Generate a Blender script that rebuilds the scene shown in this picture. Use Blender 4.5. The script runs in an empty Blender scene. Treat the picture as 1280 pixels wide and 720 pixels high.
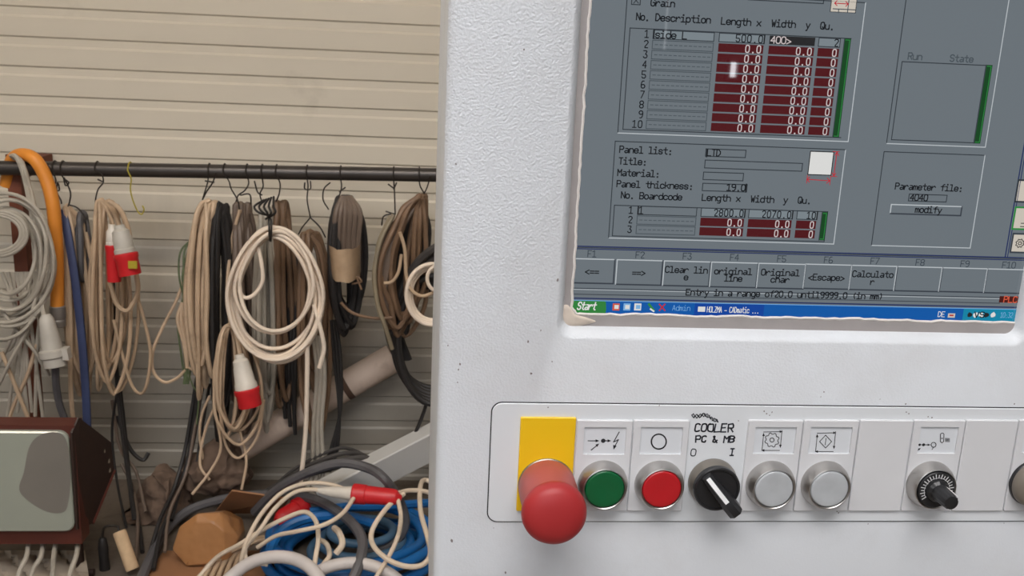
import bpy, bmesh, math, random
from mathutils import Vector, Matrix

# ------------------------------------------------------------------ camera
SC = bpy.context.scene
COL = SC.collection
F_PX = 1200.0
PITCH, YAW, ROLL = 0.24086, -0.09687, 0.04510
CAMZ = 1.25
CAM = Vector((0, 0, CAMZ))
def _rot():
    a, b, c = PITCH, YAW, ROLL
    Rx = Matrix.Rotation(a, 3, 'X'); Ry = Matrix.Rotation(b, 3, 'Y'); Rz = Matrix.Rotation(c, 3, 'Z')
    return Rz @ Rx @ Ry
M3 = _rot()
MT = M3.transposed()
def W(px, py, Y):
    """point of the place, at distance Y in front of the camera, seen at this pixel of the 1280x720 photograph"""
    d = MT @ Vector(((px - 640) / F_PX, (py - 360) / F_PX, 1.0))
    return Vector((d.x / d.z * Y, Y, CAMZ - d.y / d.z * Y))
def floorY(px, py):
    d = MT @ Vector(((px - 640) / F_PX, (py - 360) / F_PX, 1.0))
    return CAMZ / (d.y / d.z)

def pan2world(v):                 # (right, down, into) -> (X, Y, Z)
    return Vector((v.x, v.z, -v.y))
r_ = pan2world(MT @ Vector((1, 0, 0))); u_ = pan2world(MT @ Vector((0, -1, 0))); b_ = pan2world(MT @ Vector((0, 0, -1)))
cd = bpy.data.cameras.new('camera'); cam = bpy.data.objects.new('camera', cd); COL.objects.link(cam)
cam.matrix_world = Matrix(((r_.x, u_.x, b_.x, CAM.x), (r_.y, u_.y, b_.y, CAM.y), (r_.z, u_.z, b_.z, CAM.z), (0, 0, 0, 1)))
cd.sensor_width = 36; cd.lens = 36 * F_PX / 1280; cd.clip_start = 0.02
cd.dof.use_dof = True; cd.dof.focus_distance = 0.60; cd.dof.aperture_fstop = 40
SC.camera = cam

# ------------------------------------------------------------------ light, world, exposure
SC.view_settings.view_transform = 'Standard'
SC.view_settings.look = 'None'
SC.view_settings.exposure = 0.0
SC.view_settings.gamma = 1.0
SC.view_settings.use_curve_mapping = False
wd = bpy.data.worlds.new('world'); SC.world = wd; wd.use_nodes = True
wd.node_tree.nodes['Background'].inputs[0].default_value = (0.75, 0.85, 1, 1)
wd.node_tree.nodes['Background'].inputs[1].default_value = 0.3
ADDED_PANE_GLOW = 2.6       # added panes, unseen behind the camera, for soft front light
ADDED_ROOF_GLOW = 10.6     # added roof panel out of view, lighting the console front
ADDED_TUBE_GLOW = 28.0       # added tubes out of view, brightening the back wall

# ------------------------------------------------------------------ helpers
def lin(c):
    return tuple(((v / 255) / 12.92 if v / 255 <= 0.04045 else ((v / 255 + 0.055) / 1.055) ** 2.4) for v in c[:3]) + (1,)
def mat(name, rgb, rough=0.6, metal=0.0, spec=0.5, var=0.0, vscale=30, bump=0.0, bscale=300, bdist=0.0004, emit=None, estr=1.0, coat=0.0, dirt=None, dscale=5, dpos=(0.5, 0.7), trans=0.0):
    m = bpy.data.materials.new(name); m.use_nodes = True
    nt = m.node_tree; p = nt.nodes['Principled BSDF']
    c = lin(rgb)
    p.inputs['Base Color'].default_value = c
    p.inputs['Roughness'].default_value = rough
    p.inputs['Metallic'].default_value = metal
    p.inputs['Specular IOR Level'].default_value = spec
    p.inputs['Coat Weight'].default_value = coat
    p.inputs['Transmission Weight'].default_value = trans
    if emit:
        p.inputs['Emission Color'].default_value = lin(emit); p.inputs['Emission Strength'].default_value = estr
    tc = None
    if var or bump or dirt:
        tc = nt.nodes.new('ShaderNodeTexCoord')
    out = None
    if var:
        n = nt.nodes.new('ShaderNodeTexNoise'); n.inputs['Scale'].default_value = vscale; n.inputs['Detail'].default_value = 4
        nt.links.new(tc.outputs['Object'], n.inputs['Vector'])
        rp = nt.nodes.new('ShaderNodeValToRGB')
        rp.color_ramp.elements[0].position = 0.3; rp.color_ramp.elements[1].position = 0.7
        rp.color_ramp.elements[0].color = tuple(v * (1 - var) for v in c[:3]) + (1,)
        rp.color_ramp.elements[1].color = tuple(min(1, v * (1 + var)) for v in c[:3]) + (1,)
        nt.links.new(n.outputs['Fac'], rp.inputs['Fac']); out = rp.outputs['Color']
    if dirt:
        n = nt.nodes.new('ShaderNodeTexNoise'); n.inputs['Scale'].default_value = dscale; n.inputs['Detail'].default_value = 6; n.inputs['Roughness'].default_value = 0.65
        nt.links.new(tc.outputs['Object'], n.inputs['Vector'])
        rp = nt.nodes.new('ShaderNodeMapRange'); rp.inputs[1].default_value = dpos[0]; rp.inputs[2].default_value = dpos[1]
        nt.links.new(n.outputs['Fac'], rp.inputs[0])
        mx = nt.nodes.new('ShaderNodeMix'); mx.data_type = 'RGBA'
        nt.links.new(rp.outputs[0], mx.inputs[0])
        if out: nt.links.new(out, mx.inputs[6])
        else: mx.inputs[6].default_value = c
        mx.inputs[7].default_value = lin(dirt); out = mx.outputs[2]
    if out: nt.links.new(out, p.inputs['Base Color'])
    if bump:
        n = nt.nodes.new('ShaderNodeTexNoise'); n.inputs['Scale'].default_value = bscale; n.inputs['Detail'].default_value = 1.5
        nt.links.new(tc.outputs['Object'], n.inputs['Vector'])
        b = nt.nodes.new('ShaderNodeBump'); b.inputs['Strength'].default_value = bump; b.inputs['Distance'].default_value = bdist
        nt.links.new(n.outputs['Fac'], b.inputs['Height']); nt.links.new(b.outputs['Normal'], p.inputs['Normal'])
    return m

def tag(o, label=None, cat=None, group=None, kind=None):
    if label: o['label'] = label
    if cat: o['category'] = cat
    if group: o['group'] = group
    if kind: o['kind'] = kind
    return o
def empty(name, loc, label=None, cat=None, group=None):
    o = bpy.data.objects.new(name, None); o.empty_display_size = 0.05; COL.objects.link(o); o.location = loc
    bpy.context.view_layer.update()
    return tag(o, label, cat, group)
class MB:
    """collects world-space faces and links them as ONE mesh object"""
    def __init__(s): s.v = []; s.f = []; s.m = []; s.cur = 0; s.mats = []
    def use(s, m):
        if m not in s.mats: s.mats.append(m)
        s.cur = s.mats.index(m); return s
    def face(s, pts):
        b = len(s.v); s.v += [Vector(p) for p in pts]; s.f.append(tuple(range(b, b + len(pts)))); s.m.append(s.cur)
    def rings(s, rings, closed_ring=True, cap0=False, cap1=False, loop=False):
        b = len(s.v); n = len(rings[0])
        for r in rings: s.v += [Vector(p) for p in r]
        R = len(rings)
        for i in range(R if loop else R - 1):
            a = b + i * n; c = b + ((i + 1) % R) * n
            for j in range(n if closed_ring else n - 1):
                k = (j + 1) % n
                s.f.append((a + j, a + k, c + k, c + j)); s.m.append(s.cur)
        if cap0: s.f.append(tuple(b + j for j in range(n))[::-1]); s.m.append(s.cur)
        if cap1: s.f.append(tuple(b + (R - 1) * n + j for j in range(n))); s.m.append(s.cur)
    def box(s, lo, hi):
        x0, y0, z0 = lo; x1, y1, z1 = hi
        s.rings([[(x0, y0, z0), (x1, y0, z0), (x1, y1, z0), (x0, y1, z0)], [(x0, y0, z1), (x1, y0, z1), (x1, y1, z1), (x0, y1, z1)]], cap0=True, cap1=True)
    def tube(s, pts, r, n=8, closed=False, caps=True):
        P = [Vector(p) for p in pts]; N = len(P)
        if N < 2: return
        T = []
        for i in range(N):
            a = P[(i - 1) % N] if (closed or i > 0) else P[i]; b = P[(i + 1) % N] if (closed or i < N - 1) else P[i]
            t = (b - a); T.append(t.normalized() if t.length > 1e-9 else Vector((0, 0, 1)))
        up = Vector((0.13, 0.97, 0.2))
        if abs(up.dot(T[0])) > 0.9: up = Vector((1, 0, 0.1))
        nrm = (up - T[0] * up.dot(T[0])).normalized()
        rings = []
        for i in range(N):
            nrm = nrm - T[i] * nrm.dot(T[i])
            nrm = nrm.normalized() if nrm.length > 1e-6 else T[i].orthogonal().normalized()
            bn = T[i].cross(nrm)
            rr = r[i] if isinstance(r, (list, tuple)) else r
            rings.append([P[i] + nrm * (math.cos(2 * math.pi * k / n) * rr) + bn * (math.sin(2 * math.pi * k / n) * rr) for k in range(n)])
        s.rings(rings, cap0=caps and not closed, cap1=caps and not closed, loop=closed)
    def lathe(s, c, axis, prof, n=40, cap0=True, cap1=True):
        """prof = [(radius, distance along axis)]"""
        c = Vector(c); a = Vector(axis).normalized(); e = a.orthogonal().normalized(); g = a.cross(e)
        s.rings([[c + a * h + e * (r * math.cos(2 * math.pi * k / n)) + g * (r * math.sin(2 * math.pi * k / n)) for k in range(n)] for r, h in prof], cap0=cap0, cap1=cap1)
    def build(s, name, parent=None, smooth=True, angle=40, root=None, mats=None):
        me = bpy.data.meshes.new(name)
        org = Vector((0, 0, 0)) if root is None else Vector(root)
        base = org
        if parent is not None:
            base = parent.matrix_world.translation
        me.from_pydata([tuple(p - base) for p in s.v], [], s.f)
        for m in (mats or s.mats): me.materials.append(m)
        me.polygons.foreach_set('material_index', s.m)
        bm = bmesh.new(); bm.from_mesh(me); bmesh.ops.recalc_face_normals(bm, faces=bm.faces); bm.to_mesh(me); bm.free()
        if smooth:
            me.polygons.foreach_set('use_smooth', [True] * len(me.polygons))
            try: me.set_sharp_from_angle(angle=math.radians(angle))
            except Exception: pass
        me.update()
        o = bpy.data.objects.new(name, me); COL.objects.link(o)
        if parent is not None: o.parent = parent
        else: o.location = org
        bpy.context.view_layer.update()
        return o
def smooth_path(P, k=6, closed=False):
    P = [Vector(p) for p in P]; N = len(P); out = []
    rng = N if closed else N - 1
    for i in range(rng):
        p1, p2 = P[i], P[(i + 1) % N]
        p0 = P[(i - 1) % N] if (closed or i > 0) else p1 * 2 - p2
        p3 = P[(i + 2) % N] if (closed or i < N - 2) else p2 * 2 - p1
        for j in range(k):
            t = j / k; t2 = t * t; t3 = t2 * t
            out.append(0.5 * ((2 * p1) + (p2 - p0) * t + (2 * p0 - 5 * p1 + 4 * p2 - p3) * t2 + (3 * p1 - p0 - 3 * p2 + p3) * t3))
    if not closed: out.append(P[-1])
    return out
def rrect(x0, z0, x1, z1, r, y, n=6):
    pts = []
    for cx, cz, a0 in ((x1 - r, z1 - r, 0), (x0 + r, z1 - r, 90), (x0 + r, z0 + r, 180), (x1 - r, z0 + r, 270)):
        for i in range(n + 1):
            a = math.radians(a0 + 90 * i / n); pts.append(Vector((cx + r * math.cos(a), y, cz + r * math.sin(a))))
    return pts

# ------------------------------------------------------------------ materials
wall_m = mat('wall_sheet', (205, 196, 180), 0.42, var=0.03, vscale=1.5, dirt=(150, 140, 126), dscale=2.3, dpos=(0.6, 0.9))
def grime_and_shade(m, c, z0, z1, amt):
    # dust and painted shade, darkening the wall towards its foot, ragged upper edge
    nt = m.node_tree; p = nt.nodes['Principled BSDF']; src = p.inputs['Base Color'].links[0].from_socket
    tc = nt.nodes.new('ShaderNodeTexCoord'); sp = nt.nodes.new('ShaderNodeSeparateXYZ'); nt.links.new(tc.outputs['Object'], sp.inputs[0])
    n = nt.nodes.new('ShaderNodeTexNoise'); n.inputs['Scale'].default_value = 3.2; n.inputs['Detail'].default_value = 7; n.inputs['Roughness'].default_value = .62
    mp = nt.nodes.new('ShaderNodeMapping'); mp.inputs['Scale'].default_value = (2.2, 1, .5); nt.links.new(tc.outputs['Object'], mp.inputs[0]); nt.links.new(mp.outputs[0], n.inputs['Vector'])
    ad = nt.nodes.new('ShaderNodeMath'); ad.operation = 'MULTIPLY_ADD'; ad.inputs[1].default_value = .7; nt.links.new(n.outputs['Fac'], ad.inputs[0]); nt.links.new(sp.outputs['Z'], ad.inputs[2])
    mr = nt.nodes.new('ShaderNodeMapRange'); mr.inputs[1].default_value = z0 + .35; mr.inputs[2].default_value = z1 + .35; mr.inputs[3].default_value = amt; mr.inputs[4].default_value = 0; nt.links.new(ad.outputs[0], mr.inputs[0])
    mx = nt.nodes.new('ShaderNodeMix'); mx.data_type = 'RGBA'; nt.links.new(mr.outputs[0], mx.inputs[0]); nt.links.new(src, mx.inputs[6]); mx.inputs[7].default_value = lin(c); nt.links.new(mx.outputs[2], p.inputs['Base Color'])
grime_and_shade(wall_m, (146, 140, 130), .25, .78, .75)
plaster_m = mat('wall_plaster', (150, 148, 144), 0.8, var=0.06, vscale=2)
ceil_m = mat('ceiling_sheet', (190, 190, 188), 0.7, var=0.04, vscale=2)
floor_m = mat('floor_concrete', (116, 104, 92), 0.85, var=0.2, vscale=6, bump=0.4, bscale=60, bdist=0.004, dirt=(60, 50, 42), dscale=3)
added_pane_m = mat('added_pane_glow', (200, 205, 210), 0.3, emit=(240, 246, 255), estr=ADDED_PANE_GLOW)
added_roof_m = mat('added_roof_glow', (200, 205, 210), 0.3, emit=(255, 252, 251), estr=ADDED_ROOF_GLOW)
added_tube_m = mat('added_tube_glow', (230, 230, 225), 0.3, emit=(255, 240, 218), estr=ADDED_TUBE_GLOW)
frame_m = mat('window_frame', (110, 112, 115), 0.5)
paint_m = mat('console_paint', (216, 219, 223), 0.42, bump=0.6, bscale=720, bdist=0.0006, dirt=(206, 207, 209), dscale=9, dpos=(0.5, 0.75))
def wear(m):
    # the orange-peel paint is rubbed smooth towards the lower right of the sheet
    nt = m.node_tree; bp = next(n for n in nt.nodes if n.type == 'BUMP'); tc = next(n for n in nt.nodes if n.type == 'TEX_COORD')
    dt = nt.nodes.new('ShaderNodeVectorMath'); dt.operation = 'DOT_PRODUCT'; dt.inputs[1].default_value = (-0.40, 0, 1)
    mr = nt.nodes.new('ShaderNodeMapRange'); mr.inputs[1].default_value = 1.0; mr.inputs[2].default_value = 1.22; mr.inputs[3].default_value = 0.10; mr.inputs[4].default_value = 0.95
    nt.links.new(tc.outputs['Object'], dt.inputs[0]); nt.links.new(dt.outputs['Value'], mr.inputs[0]); nt.links.new(mr.outputs[0], bp.inputs['Strength'])
wear(paint_m)
plate_m = mat('panel_paint', (218, 221, 224), 0.45, bump=0.15, bscale=300, bdist=0.0002, var=0.015, vscale=25)
chip_m = mat('paint_chip', (128, 120, 118), 0.8)
seam_m = mat('dark_seam', (50, 50, 52), 0.8)
label_m = mat('label_plastic', (212, 212, 214), 0.5, var=0.012, vscale=60)
insert_m = mat('legend_card', (214, 217, 221), 0.35)
ink_m = mat('black_ink', (38, 38, 42), 0.6)
pen_m = mat('marker_ink', (45, 48, 58), 0.7)
yellow_m = mat('yellow_plastic', (238, 192, 20), 0.4)
steel_m = mat('satin_steel', (188, 185, 182), 0.36, metal=1.0)
steel_d = mat('worn_steel', (150, 143, 134), 0.42, metal=0.85)
green_m = mat('green_lens', (6, 92, 50), 0.3, coat=0.2)
red_m = mat('red_lens', (184, 26, 34), 0.3, coat=0.2)
clear_m = mat('clear_lens', (180, 183, 186), 0.18, coat=0.4, var=0.05, vscale=120)
estop_m = mat('emergency_red', (168, 42, 44), 0.48, var=0.03, vscale=60)
estop_f = mat('emergency_faded_red', (172, 82, 76), 0.5, var=0.05, vscale=60)
black_m = mat('black_plastic', (34, 34, 36), 0.35)
white_m = mat('white_mark', (225, 225, 225), 0.5)
taupe_m = mat('taupe_plastic', (120, 112, 102), 0.4)
gasket_m = mat('gasket_grey', (158, 152, 150), 0.7, var=0.06, vscale=60)
sil_m = mat('silicone_bead', (220, 214, 208), 0.55, var=0.06, vscale=90)

# ------------------------------------------------------------------ the room
YW = 2.65
def structure(o): return tag(o, kind='structure')
X0, X1, YB, ZC = -2.6, 4.2, -4.2, 3.7
b = MB().use(floor_m); b.box((X0, YB, -0.12), (X1, YW + 0.1, 0)); structure(b.build('floor', smooth=False))
# back wall: horizontally ribbed sheet
zr = W(0, 117, YW).z; pitch = (W(0, 40, YW).z - W(0, 186, YW).z) / 4
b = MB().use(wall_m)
prof = []
k = math.ceil((ZC - zr) / pitch); z = zr + k * pitch
while z > -0.3:
    dep = 0.0048
    prof += [(YW, z + 0.0), (YW + dep, z - 0.0045), (YW + dep, z - pitch * 0.30), (YW, z - pitch * 0.30 - 0.006)]
    z -= pitch
prof = [(y, max(0, min(ZC, z))) for y, z in prof]
xs = [X0, X1]
for i in range(len(prof) - 1):
    (y0, z0), (y1, z1) = prof[i], prof[i + 1]
    if abs(z0 - z1) < 1e-6: continue
    b.face([(X0, y0, z0), (X1, y0, z0), (X1, y1, z1), (X0, y1, z1)])
b.box((X0, YW + 0.02, 0), (X1, YW + 0.1, ZC))
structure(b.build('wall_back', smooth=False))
b = MB().use(plaster_m); b.box((X0 - 0.1, YB, 0), (X0, YW + 0.1, ZC)); structure(b.build('wall_left', smooth=False))
b = MB().use(plaster_m); b.box((X1, YB, 0), (X1 + 0.1, YW + 0.1, ZC)); structure(b.build('wall_right', smooth=False))
b = MB().use(plaster_m); b.box((X0 - 0.1, YB - 0.1, 0), (X1 + 0.1, YB, ZC)); structure(b.build('wall_front', smooth=False))
b = MB().use(ceil_m); b.box((X0 - 0.1, YB - 0.1, ZC), (X1 + 0.1, YW + 0.1, ZC + 0.1)); structure(b.build('ceiling', smooth=False))
def window(name, x0, x1, z0, z1, m=None, t=0.05):
    y = YB + 0.01
    b = MB().use(m or added_pane_m); b.box((x0, y, z0), (x1, y + 0.01, z1)); o = structure(b.build(name, smooth=False))
    f = MB().use(frame_m)
    f.box((x0 - t, y - 0.01, z0 - t), (x0, y + 0.05, z1 + t)); f.box((x1, y - 0.01, z0 - t), (x1 + t, y + 0.05, z1 + t))
    f.box((x0, y - 0.01, z0 - t), (x1, y + 0.05, z0)); f.box((x0, y - 0.01, z1), (x1, y + 0.05, z1 + t))
    f.build('window_frame', o, smooth=False)
window('added_window_1', -2.3, 0.5, 1.5, 3.3)  # added glowing pane on the unseen front wall, for front light
def seen_in_screen(px, py):      # where on the front wall the screen glass mirrors to
    w = W(px, py, 0.5385); k = (0.5385 - YB) / 0.5385
    return w.x + w.x * k, w.z + (w.z - CAMZ) * k
sun_m = mat('window_sun_gap', (200, 205, 210), 0.3, emit=(248, 250, 255), estr=16)
day_m = mat('window_bright_gap', (200, 205, 210), 0.3, emit=(248, 250, 255), estr=3.2)
(xa, za), (xb, zb_) = seen_in_screen(826, 62), seen_in_screen(838, -40)
window('window_2', xa, xb, za, zb_, day_m)
(xa, za), (xb, zb_) = seen_in_screen(908, 96), seen_in_screen(919, 78)
window('window_3', xa, xb, za, zb_, sun_m, .012)
window('added_window_6', 3.0, 4.0, 2.0, 3.3)  # second added glowing pane, fill from the right
def added_roof_light(name, x0, x1, y0, y1, m):
    b = MB().use(m); b.box((x0, y0, ZC - 0.03), (x1, y1, ZC - 0.005)); structure(b.build(name, smooth=False))
added_roof_light('added_roof_panel', -1.7, 0.9, -1.9, -0.5, added_roof_m)  # added glowing panel, never in view, lights the console from above
# added row of lamps, unseen above the picture, brightening the upper back wall
for i, x in enumerate((-1.75, -0.55, 0.65)):
    t = empty('added_lamp', (x, 1.20, 2.30), 'added unseen twin-tube lamp lighting the ribbed wall, ' + ('the end one by the left wall', 'the middle one', 'the one above the console')[i], 'lamp', 'added lamps before the back wall')
    b = MB().use(frame_m); b.rings([[(x - .56, 1.20 - .07, 2.29), (x - .56, 1.20 + .07, 2.29), (x - .56, 1.20 + .04, 2.34), (x - .56, 1.20 - .04, 2.34)], [(x + .56, 1.20 - .07, 2.29), (x + .56, 1.20 + .07, 2.29), (x + .56, 1.20 + .04, 2.34), (x + .56, 1.20 - .04, 2.34)]], cap0=True, cap1=True)
    for dx in (-.45, .45): b.tube([(x + dx, 1.20, 2.33), (x + dx, 1.20, ZC)], .004, 6)
    b.build('lamp_body', t, smooth=False)
    for dy in (-.035, .035): b = MB().use(added_tube_m); b.tube([(x - .53, 1.20 + dy, 2.27), (x + .53, 1.20 + dy, 2.27)], .014, 10); b.build('tube', t)

# ------------------------------------------------------------------ control console
D = 0.53                    # front sheet of the console
def PP(px, py, y=D): w = W(px, py, y); return w.x, w.z
YS = D + 0.0085             # display
xl = PP(559, 100)[0]
XL, XR = 0.0107, 0.0107 + 0.445
ZT, ZB = CAMZ + 0.085, CAMZ - 0.42
con = empty('control_console', (0.23, D + 0.16, 0), 'white textured machine control console with screen and button strip', 'control console')
ox0, oz0 = PP(697, 405)[0], PP(800, 424)[1]
ox1, oz1 = PP(1305, 300)[0], CAMZ + 0.052
ix0, iz0 = PP(704, 395, D + 0.007)[0], PP(800, 409, D + 0.007)[1]
ix1, iz1 = ox1 - 0.004, oz1 - 0.004
b = MB().use(paint_m)
def rr(x0, z0, x1, z1, r, y): return rrect(x0, z0, x1, z1, r, y, 8)
R = 0.006
rings = [rr(ix0, iz0, ix1, iz1, 0.006, D + 0.014), rr(ix0, iz0, ix1, iz1, 0.006, D + 0.0068), rr(ox0 + .0006, oz0 + .0006, ox1 - .0006, oz1 - .0006, 0.0085, D + 0.0006), rr(ox0 - .001, oz0 - .001, ox1 + .001, oz1 + .001, 0.0095, D)]
for i in range(6):
    a = math.radians(90 * i / 5); k = R * (1 - math.sin(a)); rings.append(rr(XL + k, ZB + k, XR - k, ZT - k, 0.004 + R * math.sin(a), D + R * (1 - math.cos(a))))
rings.append(rr(XL, ZB, XR, ZT, 0.01, D + 0.30))
b.rings(rings, cap1=True)
hb = b
# flecks and chips in the paint
b = hb.use(chip_m); random.seed(5)
for px, py, s in ((697, 350, .9), (660, 427, .8), (664, 467, .8), (655, 62, .6), (570, 205, .6), (676, 413, .5), (690, 452, .5), (565, 676, 1.2), (632, 716, .8), (575, 455, .7), (573, 462, .6), (1268, 505, .5), (1085, 655, .4), (1050, 640, 1.2), (1255, 654, .4), (1030, 490, .5), (1026, 496, .4), (1100, 499, .3), (560, 432, .5), (572, 478, .5), (735, 630, .3), (617, 660, .3)):
    x, z = PP(px, py, D - .0001); a = random.uniform(0, 6)
    n = 7; b.face([(x + s * .0009 * random.uniform(.5, 1.1) * math.cos(a + 6.283 * k / n), D - .00012, z + s * .0013 * random.uniform(.5, 1.1) * math.sin(a + 6.283 * k / n)) for k in range(n)])
housing = b.build('housing', con, angle=50)
# pedestal below
b = MB().use(paint_m); b.rings([rrect(0.15, 0, 0, 0, 0, 0, 1)] if 0 else [[(0.13, D + .06, 0.03), (0.33, D + .06, 0.03), (0.33, D + .24, 0.03), (0.13, D + .24, 0.03)], [(0.13, D + .06, ZB + .01), (0.33, D + .06, ZB + .01), (0.33, D + .24, ZB + .01), (0.13, D + .24, ZB + .01)]], cap0=True, cap1=True)
b.box((0.06, D + .0, 0), (0.40, D + .30, 0.03)); b.build('pedestal', con, smooth=False)

# gasket round the display, with its ragged pale bead
sx0, sz0 = PP(714.5, 380, YS)[0], PP(800, 393.5, YS)[1]
sx1, sz1 = PP(1284, 380, YS)[0], CAMZ + 0.048
b = MB().use(gasket_m)
random.seed(3)
outer = rr(ix0 - .0005, iz0 - .0005, ix1 + .0005, iz1 + .0005, 0.006, D + 0.0075)
inner = rr(sx0, sz0, sx1, sz1, 0.005, D + 0.0075)
def densify(A, B, step=0.003):
    a2, b2 = [], []
    n = len(A)
    for i in range(n):
        j = (i + 1) % n; L = (A[j] - A[i]).length; m = max(1, int(L / step))
        for k in range(m):
            a2.append(A[i].lerp(A[j], k / m)); b2.append(B[i].lerp(B[j], k / m))
    return a2, b2
o2, i2 = densify(outer, inner)
cx, cz = (sx0 + sx1) / 2, (sz0 + sz1) / 2
j2 = []
jit = 0
for p in i2:
    jit = 0.6 * jit + random.uniform(-.0004, .0004)
    q = p.copy(); q.x += jit if abs(p.x - cx) > (sx1 - sx0) / 2 - .004 else 0; q.z += jit if abs(p.z - cz) > (sz1 - sz0) / 2 - .004 else 0
    j2.append(q)
b.rings([o2, [q + Vector((0, .0002, 0)) for q in j2]])
gask = b.build('screen_gasket', con, smooth=False)
b = MB().use(sil_m)
b.tube([q + Vector((0, .0006, 0)) for q in j2], 0.0009, 6, closed=True)
b.build('sealant_bead', gask)
b = MB().use(mat('old_sealant', (206, 192, 178), 0.6, var=0.08, vscale=150))
cpx, cpz = sx0 - .0005, sz0 - .0012
corner = [(699, 392), (702, 383), (709, 381), (714, 386), (720, 393), (733, 397), (745, 402), (733, 406), (716, 409), (706, 409), (700, 403)]
C3 = smooth_path([Vector((PP(px, py, D + .0072)[0], D + .0076, PP(px, py, D + .0072)[1])) for px, py in corner], 4, True); cc_ = sum(C3, Vector()) / len(C3)
b.rings([C3] + [[Vector((cc_.x + (p.x - cc_.x) * f, D + .0076 - dp, cc_.z + (p.z - cc_.z) * f)) for p in C3] for f, dp in ((.9, .0007), (.6, .0011), (.2, .0013))], cap1=True)
tag(b.build('sealant_lump', gask), 'cream smear of sealant in the lower corner')

# ------------------------------------------------------------------ stroke lettering
GL = {
 'a': '16 36 45 42|44 14 03 12 22 43', 'b': '08 02|04 16 36 45 43 32 12 03', 'c': '45 36 16 05 03 12 32 43', 'd': '48 42|45 36 16 05 03 12 32 43',
 'e': '04 44 45 36 16 05 03 12 32 43', 'f': '48 38 27 22|06 46', 'g': '46 41 30 10|45 36 16 05 03 12 32 43', 'h': '08 02|05 16 36 45 42',
 'i': '06 26 22|02 42|28 28', 'k': '08 02|46 04|24 42', 'l': '08 28 22|02 42', 'm': '02 06|05 16 25 22|25 36 45 42', 'n': '06 02|05 16 36 45 42',
 'o': '16 36 45 43 32 12 03 05 16', 'p': '06 00|05 16 36 45 43 32 12 03', 'r': '06 02|04 26 36 45', 's': '45 36 16 05 14 34 43 32 12 03',
 't': '28 23 32 42|06 46', 'u': '06 03 12 32 43|46 42', 'v': '06 22 46', 'w': '06 12 25 32 46', 'x': '06 42|46 02', 'y': '06 22|46 10 00',
 'A': '02 28 42|14 34', 'B': '02 08 38 47 46 35 05|35 44 43 32 02', 'C': '47 38 18 07 03 12 32 43', 'D': '02 08 28 46 44 22 02', 'E': '48 08 02 42|05 35',
 'F': '48 08 02|05 35', 'G': '47 38 18 07 03 12 32 43 45 25', 'H': '08 02|48 42|05 45', 'L': '08 02 42', 'M': '02 08 25 48 42', 'N': '02 08 42 48',
 'O': '18 38 47 43 32 12 03 07 18', 'P': '02 08 38 47 46 35 05', 'Q': '18 38 47 43 32 12 03 07 18|24 42', 'R': '02 08 38 47 46 35 05|25 42',
 'S': '47 38 18 07 06 15 35 44 43 32 12 03', 'T': '08 48|28 22', 'W': '08 12 26 32 48', 'Z': '08 48 02 42', 'I': '18 38|28 22|12 32', 'V': '08 22 48',
 '0': '18 38 47 43 32 12 03 07 18', '1': '07 28 22|02 42', '2': '07 18 38 47 46 02 42', '3': '08 48 25 35 44 43 32 12 03', '4': '38 04 44|38 32',
 '5': '48 08 05 35 44 43 32 12 03', '6': '38 18 06 03 12 32 43 44 35 15 04', '7': '08 48 12', '8': '15 06 07 18 38 47 46 35 15 04 03 12 32 43 44 35',
 '9': '12 32 44 47 38 18 07 06 15 35 46', '.': '22 22', ':': '22 22|25 25', '-': '04 44', '=': '03 43|05 45', '<': '46 04 42', '>': '06 44 02',
 '(': '38 26 24 32', ')': '18 26 24 12', '&': '42 07 18 27 03 12 22 44', ' ': '', '[': '38 18 12 32'}
def stroke(mb, pts, w, y):
    """pts = [(x, z)] drawn as a ribbon of width w at depth y"""
    if len(pts) == 1 or (len(pts) == 2 and (Vector(pts[0]) - Vector(pts[1])).length < 1e-9):
        x, z = pts[0]; h = w * .75
        mb.face([(x - h, y, z - h), (x + h, y, z - h), (x + h, y, z + h), (x - h, y, z + h)]); return
    for (x0, z0), (x1, z1) in zip(pts[:-1], pts[1:]):
        d = Vector((x1 - x0, z1 - z0)); L = d.length
        if L < 1e-9: continue
        d /= L; nx, nz = -d.y * w / 2, d.x * w / 2; ex, ez = d.x * w * .35, d.y * w * .35
        mb.face([(x0 - ex - nx, y, z0 - ez - nz), (x1 + ex - nx, y, z1 + ez - nz), (x1 + ex + nx, y, z1 + ez + nz), (x0 - ex + nx, y, z0 - ez + nz)])
def write(mb, text, x, z, cw, ch, w, y, slant=0.0, gap=0.3, jitter=0.0):
    """x = left edge, z = baseline, cw = cell width, ch = capital height"""
    for c in text:
        g = GL.get(c, '')
        sx = cw * (1 - gap) / 4
        for pl in g.split('|'):
            if not pl: continue
            pts = []
            for q in pl.split():
                gx, gy = int(q[0]), int(q[1]); zz = (gy - 2) * ch / 6
                pts.append((x + cw * gap / 2 + gx * sx + slant * zz + random.uniform(-jitter, jitter), z + zz + random.uniform(-jitter, jitter)))
            if c in 'OCGSQ0368920acdegobpqs&' and len(pts) > 4:
                cp = [pts[0]]
                for (ax, az), (bx, bz) in zip(pts[:-1], pts[1:]): cp += [(ax * .75 + bx * .25, az * .75 + bz * .25), (ax * .25 + bx * .75, az * .25 + bz * .75)]
                if pts[0] != pts[-1] : cp.append(pts[-1])
                else: cp = cp[1:] + [cp[1]]
                pts = cp
            stroke(mb, pts, w, y)
        x += cw

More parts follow.
